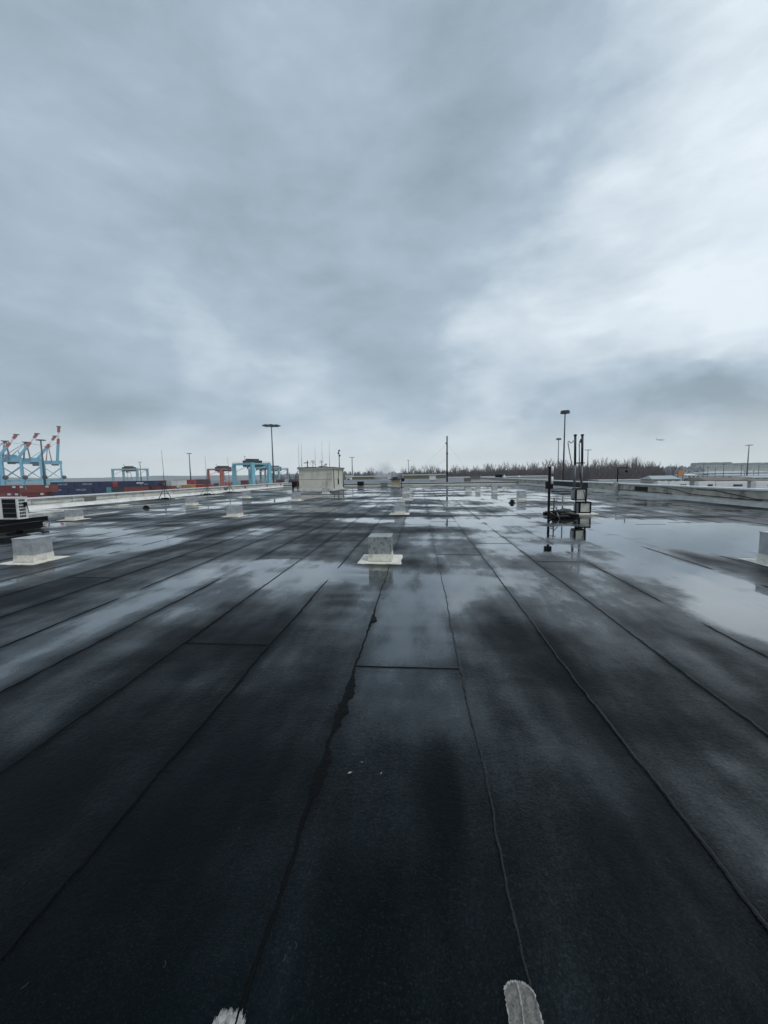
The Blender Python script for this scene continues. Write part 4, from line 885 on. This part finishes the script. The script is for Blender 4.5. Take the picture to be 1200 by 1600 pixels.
# ship to shore cranes
def sts(px, z, boom_deg, lab, s=1.0, boom_len=52., leg=2.6):
    p = dep(px, 750, z); t = thing('quay_crane', lab, 'quay crane', (p.x, p.y, GZ), R(44), 'blue quay cranes')
    G, HB, D = 21.0*s, 40.*s, 13.*s
    for x in (-G, 0):
        for y in (0, D):
            part('leg', MB().hexa([(x-leg*.62, y-leg*.5, 2), (x+leg*.62, y-leg*.5, 2), (x+leg*.62, y+leg*.5, 2), (x-leg*.62, y+leg*.5, 2), (x-leg*.45, y-leg*.4, HB-1), (x+leg*.45, y-leg*.4, HB-1), (x+leg*.45, y+leg*.4, HB-1), (x-leg*.45, y+leg*.4, HB-1)], cyan_m), t)
    for y in (0, D):
        part('brace', MB().beam((-G+1, y, 14*s), (-1, y, 31*s), 1.0, 1.0, cyan_m), t)
        part('sill_beam', MB().box(-G-2, 2, y-.9, y+.9, 10*s, 13*s, cyan_m), t)
    for x in (-G, 0): part('portal_beam', MB().box(x-1, x+1, leg, D-leg, HB-5.5, HB-2.6, cyan_m), t); 
    part('bogies', MB().box(-G-3, -G+3, -2, D+2, .2, 2.2, dark_m).box(-3, 3, -2, D+2, .2, 2.2, dark_m), t)
    part('girder', MB().box(-G-30*s, 2, D*.3-1, D*.3+1, HB-2.2, HB+3.4, cyan_m).box(-G-30*s, 2, D*.7-1, D*.7+1, HB-2.2, HB+3.4, cyan_m), t)
    part('machinery_house', MB().box(-G-16*s, -G-4, D*.15, D*.85, HB+2.8, HB+8, cyan_m, .4), t)
    A = Vector((-14*s, D/2, HB+26*s))
    af = MB()
    for y in (0, D):
        af.beam((-11*s, y, HB+2), (A.x+.6, D/2+(y-D/2)*.16, A.z), 1.1, 1.1, dark_m if False else red_mix).beam((-18*s, y, HB+2), (A.x-.6, D/2+(y-D/2)*.16, A.z), .9, .9, red_mix)
    uf_ = MB()
    for y in (D*.1, D*.9):
        uf_.beam((-G, y, HB+3.4), (-G-2, D/2, HB+15*s), .8, .8, cyan_m).beam((-G-12, y, HB+3.4), (-G-2, D/2, HB+15*s), .6, .6, cyan_m).beam((-G-2, D/2, HB+15*s), A, .5, .5, cyan_m)
        uf_.beam((-G+1, y, 31*s), (-1, y, 14*s), .5, .5, dark_m).beam((-G-28*s, y, HB+3.4), (-G-28*s, y, HB+7), .5, .5, cyan_m)
    part('upper_frame', uf_, t)
    part('apex_frame', af, t); part('apex_platform', MB().box(A.x-4, A.x+4, D*.3, D*.7, A.z, A.z+.9, dark_m).box(A.x-1.8, A.x+1.8, D*.35, D*.65, A.z-2.6, A.z, dark_m), t)
    part('back_stay', MB().beam(A, (-G-21*s, D*.3, HB+3), .55, .55, cyan_m).beam(A, (-G-21*s, D*.7, HB+3), .55, .55, cyan_m), t)
    a = R(boom_deg); d = Vector((math.cos(a), 0, math.sin(a))); b0 = Vector((-4, 0, HB+1))
    segs = [(0, .50, cyan_m), (.50, .67, stripe_red), (.67, .84, stripe_white), (.84, 1, stripe_red)]
    bm = MB()
    for u0, u1, mm in segs:
        for y in (D*.32, D*.68):
            q0 = b0+d*(boom_len*u0)+Vector((0, y, 0)); q1 = b0+d*(boom_len*u1)+Vector((0, y, 0)); wd = 3.4 if mm != stripe_white else 1.0
            bm.beam(q0, q1, 1.3, wd*.9, mm)
        if mm != stripe_white:
            q0 = b0+d*(boom_len*u0+.3)+Vector((0, D*.5, 0)); q1 = b0+d*(boom_len*u1-.3)+Vector((0, D*.5, 0)); bm.beam(q0, q1, D*.30, 2.2, mm)
    tip = b0+d*boom_len+Vector((0, D/2, 0)); bm.box(tip.x-3, tip.x+3, D*.2, D*.8, tip.z, tip.z+.7, dark_m)
    part('boom', bm, t)
    mid = b0+d*(boom_len*.55)+Vector((0, D/2, 0)); part('fore_stay', MB().beam(A, mid, .4, .4, cyan_m), t)
    part('cable_reel', MB().lathe((3.2, -1.5, 16*s), [(0, 0), (3.1*s, 0), (3.1*s, 1.4), (0, 1.4)], dark_m, 20, (0, 1, 0)), t)
    part('trolley', MB().box(-G*.55, -G*.55+9, D*.25, D*.75, HB-4.4, HB-2.2, dark_m).box(-G-14, -G-6, D*.25, D*.75, HB-5, HB-2.2, dark_m), t); part('stair', MB().beam((-G+1.5, -2, 4), (-G+1.5, -2, HB-2), 1.2, .5, cyan_m).beam((-G, -2, 20), (-2, -2, 13.5), .4, .4, cyan_m), t)
red_mix = mat('apex_steel', (.17, .11, .12), .6, 0, .2, .2)
sts(97, 640, 84, 'blue quay crane with striped boom raised nearly upright, rightmost of the row', 1.0, 59, 2.3)
sts(66, 560, 57, 'blue quay crane with half raised striped boom, second from the right', 1., 42, 2.7)
sts(35, 540, 57, 'blue quay crane with half raised striped boom, third from the right', 1., 44, 2.7)
sts(4, 520, 57, 'blue quay crane cut off by the left edge of the photo', 1., 40, 2.9)

# ------------------------------------------------------------------ floodlight masts
def mast(px, pyt, z, lab, m_, hw, style, r=.30):
    p = dep(px, pyt, z); t = thing('floodlight_mast', lab, 'floodlight mast', (p.x, p.y, GZ), R(YAW), 'high floodlight masts'); h = p.z-GZ
    part('pole', MB().tube([(0, 0, 0), (0, 0, h*.5), (0, 0, h)], [r*1.25, r, r*.62], m_, 10), t)
    rg_ = part('ring', MB().ring((0, 0, h-.1), hw*.72, .12*hw/2.5, m_, 'z', 20, 6).beam((-hw*.75, 0, h-.1), (hw*.75, 0, h-.1), .18, .18, m_).beam((0, -hw*.75, h-.1), (0, hw*.75, h-.1), .18, .18, m_), t)
    n = 8 if style else 6
    for k in range(n):
        a = 2*math.pi*(k+.3)/n; x, y = hw*.8*math.cos(a), hw*.8*math.sin(a); s_ = hw*(.30 if style == 2 else .22)
        part('lamp', cached(('lamp', hw, style, m_.name), lambda: MB().hexa([(-s_, -s_, -.5*hw), (s_, -s_, -.5*hw), (s_, s_, -.5*hw), (-s_, s_, -.5*hw), (-s_*.6, -s_*.6, .3*hw), (s_*.6, -s_*.6, .3*hw), (s_*.6, s_*.6, .3*hw), (-s_*.6, s_*.6, .3*hw)], m_)) if style == 2 else
             cached(('lamp', hw, style, m_.name), lambda: MB().box(-s_, s_, -s_, s_, -.16, .22, m_, .08)), rg_, loc=(x, y, h-.05))
mast(424, 665, 138, 'tallest grey floodlight mast left of the beige hut, with a wide flat lamp ring', pole_m, 3.0, 1, .27)
mast(883, 643, 117, 'tall black floodlight mast with a chunky lamp cluster beside the pipe masts', dark_m, 1.15, 2, .25)
mast(873, 685.5, 210, 'slim floodlight mast just left of the tall black one', pole_m, 1.15, 2, .28)
mast(295.5, 708.5, 286, 'slender floodlight mast between amber containers and red gantry crane', pole_m, 1.7, 1, .42)
mast(218.5, 722, 413, 'small distant floodlight mast right of the pale teal gantry crane', pole_m, 1.7, 1, .45)
mast(63.5, 687.5, 175, 'floodlight mast with a flat saucer head in front of the blue quay cranes', pole_m, 1.7, 1, .42)
mast(550, 714.5, 372, 'distant pale floodlight mast right of the beige hut', pole_far, 2.6, 1, .55)
mast(638, 719, 475, 'tiny distant floodlight mast above the middle of the far roof', pole_far, 1.7, 1, .5)
mast(919, 703, 323, 'distant floodlight mast right of the pipe masts above the trees', pole_far, 2.4, 1, .45)
mast(1170.5, 695.5, 290, 'floodlight mast with flat lamp ring in front of the apartment block', pole_m, 2.1, 1, .42)
def yard_pole(px, pt, z, lab):
    p = dep(px, pt, z); t = thing('yard_pole', lab, 'pole', (p.x, p.y, GZ), 0, 'thin poles among the yard sheds'); h = p.z-GZ
    part('shaft', MB().tube([(0, 0, 0), (0, 0, h)], [.22, .14], dark_m, 6), t); part('crossarm', MB().box(-1.1, 1.1, -.08, .08, h-.7, h-.5, dark_m), t)
for i, (px, pt, z) in enumerate(((1099.5, 725, 260), (1106.5, 729, 270), (1118, 732, 300), (1131.5, 724, 250), (1159, 726, 260), (1164, 735, 260), (1186, 727, 270), (1060, 738, 240), (1178, 735, 300))):
    yard_pole(px, pt, z, f'thin dark yard pole, {ORD[i]} in the scatter of poles by the sheds' if False else ['thin yard pole left of the apartment block corner', 'thin yard pole close right of the leftmost one', 'short yard pole left of the apartment block middle', 'tallest thin yard pole in front of the apartment block', 'thin yard pole left of the floodlight mast at the right', 'stubby yard pole beside that floodlight mast', 'thin yard pole close to the right edge', 'thin pole holding the orange board', 'stubby yard pole right of that floodlight mast'][i])

# ------------------------------------------------------------------ buildings beyond
def building(name, lab, cat, px0, px1, pyt, Yd, D, wallm, roofm, rise=0., win=0, bandm=None):
    a, b_ = at(px0, pyt, Yd), at(px1, pyt, Yd); W = b_.x-a.x; t = thing(name, lab, cat, (a.x, Yd, GZ)); h = max(2.5, a.z-GZ)
    part('wall', MB().box(0, W, 0, D, 0, h-.35-rise, wallm), t)
    if rise: 
        mb = MB(); z0 = h-.345-rise
        P = [(-.4, -.4, z0), (W+.4, -.4, z0), (W+.4, D+.4, z0), (-.4, D+.4, z0), (W*.06, D*.5-.1, h), (W*.94, D*.5-.1, h), (W*.94, D*.5+.1, h), (W*.06, D*.5+.1, h)]
        mb.hexa(P, roofm); part('roof', mb, t)
    else: part('roof', MB().box(-.25, W+.25, -.25, D+.25, h-.345, h, roofm), t)
    if bandm:
        part('window_band', MB().box(.3, W-.3, -.06, -.004, h-1.7, h-.45, bandm), t)
    for k in range(win):
        x = W*(k+.5)/win; part('window', MB().box(x-W/win*.28, x+W/win*.28, -.06, -.005, h-1.9-rise, h-1.0-rise, glass), t)
    return t, W, h
building('long_building', 'long low building with white roof edge and olive window band, left of the steam', 'building', 549, 607, 744, 150, 12, white_wall, white_wall, 0, 0, olive)
building('long_building', 'long low building with white roof edge and dark window band behind the guyed pole', 'building', 629, 698, 741.5, 150, 12, white_wall, white_wall, 0, 0, olive)
building('small_hut', 'small white box building with one dark window right of the beige hut', 'building', 541, 547.5, 743, 120, 3, white_p, white_p, 0, 1)
building('long_building', 'very long low grey building running below the leafless trees on the right', 'building', 700, 860, 745.5, 165, 10, grey_coat, white_wall, 0, 0)
building('shed', 'pale green grey shed with low pitched roof beyond the stained parapet', 'shed', 1020, 1063, 743.5, 175, 9, shed_wall, shed_roof, 1.1, 4)
building('shed', 'flat white roofed strip building left of the pale green shed', 'shed', 936, 1014, 750, 190, 12, white_wall, white_wall, 0, 0)
building('shed', 'long brown roofed shed behind the white trailers', 'shed', 1104, 1178, 746.3, 215, 16, shed_wall, shed_brown, 1.2, 6)
building('shed', 'dark brown roofed shed at the right edge', 'shed', 1184, 1240, 749, 200, 16, shed_wall, shed_brown, 1.0, 5)
building('shed', 'small dark roofed shed right of the pale green shed', 'shed', 1091, 1108, 745.6, 235, 12, shed_brown, shed_brown, .8, 2)
building('warehouse', 'broad pale roofed warehouse below the apartment block', 'warehouse', 1084, 1215, 737, 420, 40, shed_wall, shed_roof, 1.5, 10)
building('warehouse', 'whitish flat warehouse behind the brown roofed sheds', 'warehouse', 1135, 1230, 741, 330, 30, white_wall, shed_roof, .8, 8)
building('warehouse', 'small whitish warehouse left of the broad pale roofed one', 'warehouse', 1074, 1094, 740.5, 330, 20, white_wall, white_wall, .8, 3)
building('warehouse', 'grey warehouse with dark doors at the far right', 'warehouse', 1178, 1240, 743.5, 270, 20, grey_coat, shed_roof, .8, 5)
p = at(1063.8, 739, 236); t = thing('orange_board', 'square orange board on a thin pole above the pale green shed', 'sign', (p.x, 236, GZ)); part('panel', MB().box(-1.8, 1.8, 0, .2, p.z-GZ-1.4, p.z-GZ+1.5, orange), t); part('legs', MB().box(-1.5, -1.3, .25, .45, 0, p.z-GZ, dark_m).box(1.3, 1.5, .25, .45, 0, p.z-GZ, dark_m), t)
def trailer(px0, px1, Yd, lab):
    a, b_ = at(px0, 752, Yd), at(px1, 752, Yd); W = b_.x-a.x; t = thing('box_trailer', lab, 'trailer', (a.x, Yd, GZ), 0, 'white box trailers'); h = max(3.9, at((px0+px1)/2, 752.5, Yd).z-GZ)
    part('box', MB().box(0, W, 0, 2.5, 1.1, h, white_p, .08), t); part('grille', MB().box(W*.55, W*.85, -.05, -.003, h-1.9, h-1.1, dark_m), t)
    wl = MB()
    for x in (W*.12, W*.22): wl.lathe((x, -.02, .5), [(0, 0), (.5, 0), (.5, 2.5), (0, 2.5)], rubber, 14, (0, 1, 0))
    part('wheels', wl, t); part('landing_leg', MB().box(W*.8, W*.8+.2, .4, .6, 0, 1.1, dark_m).box(W*.8, W*.8+.2, 1.9, 2.1, 0, 1.1, dark_m).box(0, W, .9, 1.6, .85, 1.098, dark_m), t)
for px0, px1, lab in ((1028, 1044, 'short white box trailer farthest left, in front of the pale green shed'), (1046, 1077.5, 'white box trailer below the orange board'), (1092, 1118, 'white box trailer in the middle of the row behind the parapet'), (1119.5, 1168, 'longest white box trailer in the row behind the parapet'), (1182, 1215, 'white box trailer cut off by the right edge')):
    trailer(px0, px1, 165, lab)
# apartment blocks
def apartments(px0, px1, pyt, Yd, floors, bays, lab):
    a, b_ = at(px0, pyt, Yd), at(px1, pyt, Yd); W = b_.x-a.x; h = a.z-GZ; t = thing('apartment_block', lab, 'apartment block', (a.x, Yd, GZ)); fh = 3.1
    part('wall', MB().box(0, W, 0, 18, 0, h-fh*1.7, apt_m), t); part('upper_storey', MB().box(0, W, .3, 17.7, h-fh*1.7, h, apt_g), t)
    rf = MB()
    for k in range(6): rf.box(W*(k+.15)/6, W*(k+.7)/6, -.5, 18.2, h-.3, h+1.1+.5*(k % 2), apt_g)
    part('roof', rf, t); part('ledge', MB().box(-.2, W+.2, -.5, .29, h-fh*1.75, h-fh*1.6, white_wall), t)
    wm = cached(('aptwin', W, bays), lambda: MB().box(-W/bays*.20, W/bays*.20, -.08, -.01, 0, 1.6, apt_w))
    for fl in range(floors):
        for k in range(bays): part('window', wm, t, loc=(W*(k+.5)/bays, 0 if fl else .3, h-fh*(fl+.8)))
apartments(1088, 1145, 724, 900, 4, 14, 'long hazy apartment block with greenish upper storey, left of two')
apartments(1147, 1215, 724.5, 960, 4, 16, 'second hazy apartment block, behind the floodlight mast at the right edge')

# ------------------------------------------------------------------ bare trees
def tree_meshes(seed, H_):
    rnd = random.Random(seed); tr = MB(); cr = MB()
    tr.tube([(0, 0, 0), (rnd.uniform(-.15, .15), 0, H_*.35), (rnd.uniform(-.3, .3), 0, H_*.7), (rnd.uniform(-.3, .3), 0, H_*.93)], [.20, .15, .085, .03], bark, 6)
    for i in range(30):
        z = H_*rnd.uniform(.10, .86); a = rnd.uniform(0, 6.28); ln = H_*.22*(1.1-z/H_)+.6; up = rnd.uniform(1.2, 2.9)
        b0 = Vector((0, 0, z)); b1 = b0+Vector((math.cos(a)*ln*.5, math.sin(a)*ln*.5, ln*.4*up)); b2 = b1+Vector((math.cos(a)*ln*.2, math.sin(a)*ln*.2, ln*.7*up*.6))
        if b2.z > H_: b2.z = H_
        cr.tube([b0, b1, b2], [.06, .042, .018], twig, 4, False)
        for j in range(8):
            u = rnd.random(); q = b0.lerp(b1, u) if rnd.random() < .4 else b1.lerp(b2, u); aa = a+rnd.uniform(-1.5, 1.5); l2 = rnd.uniform(.5, 1.5)
            q2 = q+Vector((math.cos(aa)*l2*.42, math.sin(aa)*l2*.42, l2*rnd.uniform(.7, 1.3)))
            cr.tube([q, q2], [.022, .012], twig, 3, False)
            q3 = q.lerp(q2, rnd.uniform(.3, 1)); cr.tube([q3, q3+Vector((rnd.uniform(-.25, .25), rnd.uniform(-.25, .25), rnd.uniform(.4, 1.0)))], [.022, .012], twig, 3, False)
    return tr.mesh('trunk'), cr.mesh('crown')
TM = [tree_meshes(40+i, 13.5+i*.55) for i in range(6)]
rt = random.Random(21)
def tree(px, Yd, sc, lab, grp, var=None):
    p = at(px, 740, Yd); t = thing('bare_tree', lab, 'tree', (p.x, p.y, GZ), rt.uniform(0, 6.28), grp); t.scale = (sc*1.05, sc*1.05, sc)
    a, b_ = TM[rt.randrange(6) if var is None else var]; part('trunk', a, t); part('crown', b_, t)
TL = 'leafless grey brown tree standing in the long row beyond the far end of the roof'
px = 705.
while px < 1036:
    s_ = np.interp(px, [640, 760, 850, 900, 1000, 1040], [.92, .96, 1.03, 1.06, 1.04, .9])*rt.uniform(.94, 1.03)
    tree(px, rt.uniform(190, 250), s_, TL, 'long row of leafless trees'); px += rt.uniform(.95, 2.0)
px = 628.
while px < 704: tree(px, rt.uniform(215, 250), rt.uniform(.88, 1.02), 'leafless grey brown tree between the steam and the guyed black pole', 'leafless trees left of the guyed pole'); px += rt.uniform(1.6, 3.2)
for px in (543, 546.5, 556, 560, 563, 566, 569, 572, 575, 578, 581, 585, 589, 594, 598): tree(px, rt.uniform(240, 275), rt.uniform(.84, 1.0), 'leafless tree in the small clump between the beige hut and the steam', 'clump of leafless trees by the hut')
for px in (438, 443, 447, 452, 456, 460, 464): tree(px, 330, rt.uniform(.8, .95), 'distant leafless tree showing between the tall floodlight mast and the hut', 'distant leafless trees left of the hut')
tree(1052, 200, 1.02, 'lone leafless tree with spreading crown standing above the pale green shed', None, 3)
# woods behind, one mass
wd = MB(); rw = random.Random(77)
for i in range(420):
    px = rw.uniform(1000, 1100) if i % 2 else rw.uniform(420, 1000); p = at(px, 740, rw.uniform(430, 520)); h = rw.uniform(12, 17); wdt = rw.uniform(2, 4.5)
    prof = [(.2, 0), (wdt*.5, h*.25), (wdt*rw.uniform(.7, 1), h*.55), (wdt*.6, h*.85), (.1, h)]
    wd.lathe((p.x, p.y, GZ), prof, hill_m, 6)
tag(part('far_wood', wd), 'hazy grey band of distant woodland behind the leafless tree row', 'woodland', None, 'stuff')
# hills
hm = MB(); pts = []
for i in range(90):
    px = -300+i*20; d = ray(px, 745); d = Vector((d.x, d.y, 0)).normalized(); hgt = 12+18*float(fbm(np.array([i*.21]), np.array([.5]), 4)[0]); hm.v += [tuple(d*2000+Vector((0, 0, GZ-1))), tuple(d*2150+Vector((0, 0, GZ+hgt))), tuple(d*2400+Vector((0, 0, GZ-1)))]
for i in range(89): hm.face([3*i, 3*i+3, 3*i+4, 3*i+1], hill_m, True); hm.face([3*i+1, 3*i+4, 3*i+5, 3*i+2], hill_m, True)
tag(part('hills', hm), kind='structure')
# aircraft
p = dep(1032, 687.3, 1500); t = thing('airliner', 'small airliner climbing away in the grey sky above the right hand sheds', 'airplane', p, R(-20))
part('fuselage', MB().tube([(-13, 0, 1.2), (-10, 0, .6), (9, 0, 0), (12.5, 0, -.2), (14, 0, -.4)], [.5, 1.6, 1.9, 1.3, .2], plane_m, 12), t)
for s_ in (-1, 1):
    part('wing', MB().hexa([(3, s_*1, -.6), (-3, s_*1, -.6), (-6.5, s_*15, 1), (-4.5, s_*15, 1), (3, s_*1, -.2), (-3, s_*1, -.2), (-6.5, s_*15, 1.25), (-4.5, s_*15, 1.25)], plane_m), t); part('engine', MB().tube([(3, s_*5, -1.5), (-1, s_*5, -1.4)], [1.0, .7], dark_m, 10), t)
    part('tailplane', MB().hexa([(-10, s_*.5, 1.2), (-13, s_*.5, 1.2), (-14.5, s_*5.5, 1.6), (-13, s_*5.5, 1.6), (-10, s_*.5, 1.5), (-13, s_*.5, 1.5), (-14.5, s_*5.5, 1.8), (-13, s_*5.5, 1.8)], plane_m), t)
part('tail_fin', MB().hexa([(-9, -.2, 1.5), (-13, -.2, 1.5), (-15, -.2, 7), (-13, -.2, 7), (-9, .2, 1.5), (-13, .2, 1.5), (-15, .2, 7), (-13, .2, 7)], plane_m), t)

# ------------------------------------------------------------------ steam and haze
def vol_mat(name, dens, sc, col=(.85, .9, 1)):
    m = bpy.data.materials.new(name); m.use_nodes = True; t = m.node_tree; t.nodes.clear()
    o = t.nodes.new('ShaderNodeOutputMaterial'); v = t.nodes.new('ShaderNodeVolumePrincipled'); v.inputs['Color'].default_value = col+(1,)
    v.inputs['Anisotropy'].default_value = .2; t.links.new(v.outputs[0], o.inputs['Volume'])
    if sc:
        co = t.nodes.new('ShaderNodeTexCoord'); nz = t.nodes.new('ShaderNodeTexNoise'); nz.inputs['Scale'].default_value = sc; nz.inputs['Detail'].default_value = 4; t.links.new(co.outputs['Object'], nz.inputs[0])
        ln = t.nodes.new('ShaderNodeVectorMath'); ln.operation = 'LENGTH'; t.links.new(co.outputs['Object'], ln.inputs[0])
        fo = t.nodes.new('ShaderNodeMapRange'); fo.inputs[1].default_value = .25; fo.inputs[2].default_value = 1; fo.inputs[3].default_value = 1; fo.inputs[4].default_value = 0; t.links.new(ln.outputs['Value'], fo.inputs[0])
        mr = t.nodes.new('ShaderNodeMapRange'); mr.inputs[1].default_value = .35; mr.inputs[2].default_value = .7; mr.inputs[4].default_value = dens*2; t.links.new(nz.outputs['Fac'], mr.inputs[0])
        mu = t.nodes.new('ShaderNodeMath'); mu.operation = 'MULTIPLY'; t.links.new(mr.outputs[0], mu.inputs[0]); t.links.new(fo.outputs[0], mu.inputs[1]); t.links.new(mu.outputs[0], v.inputs['Density'])
    else: v.inputs['Density'].default_value = dens
    return m
def steam(px, py, Yd, rx, ry, rz, dens, lab):
    mb = MB(); prof = [(math.sin(a), -math.cos(a)) for a in np.linspace(0.02, math.pi-.02, 12)]; mb.lathe((0, 0, 0), prof, vol_mat('steam_'+str(px), dens, 1.6, (.97, .98, 1)), 20)
    o = part('steam', mb); o.location = at(px, py, Yd); o.scale = (rx, ry, rz); tag(o, lab, 'steam', None, 'stuff')
steam(600, 738, 90, 3.0, 3.0, 3.2, .32, 'pale bluish steam drifting up behind the beige rooftop unit')
HAZE = True
if HAZE:
    hb = MB().box(-2600, 2600, -300, 2600, GZ-1, 140, vol_mat('haze_air', .00021, None, (.97, .985, 1)))
    tag(part('haze', hb), 'thin pale haze over the whole port', 'haze', None, 'stuff')
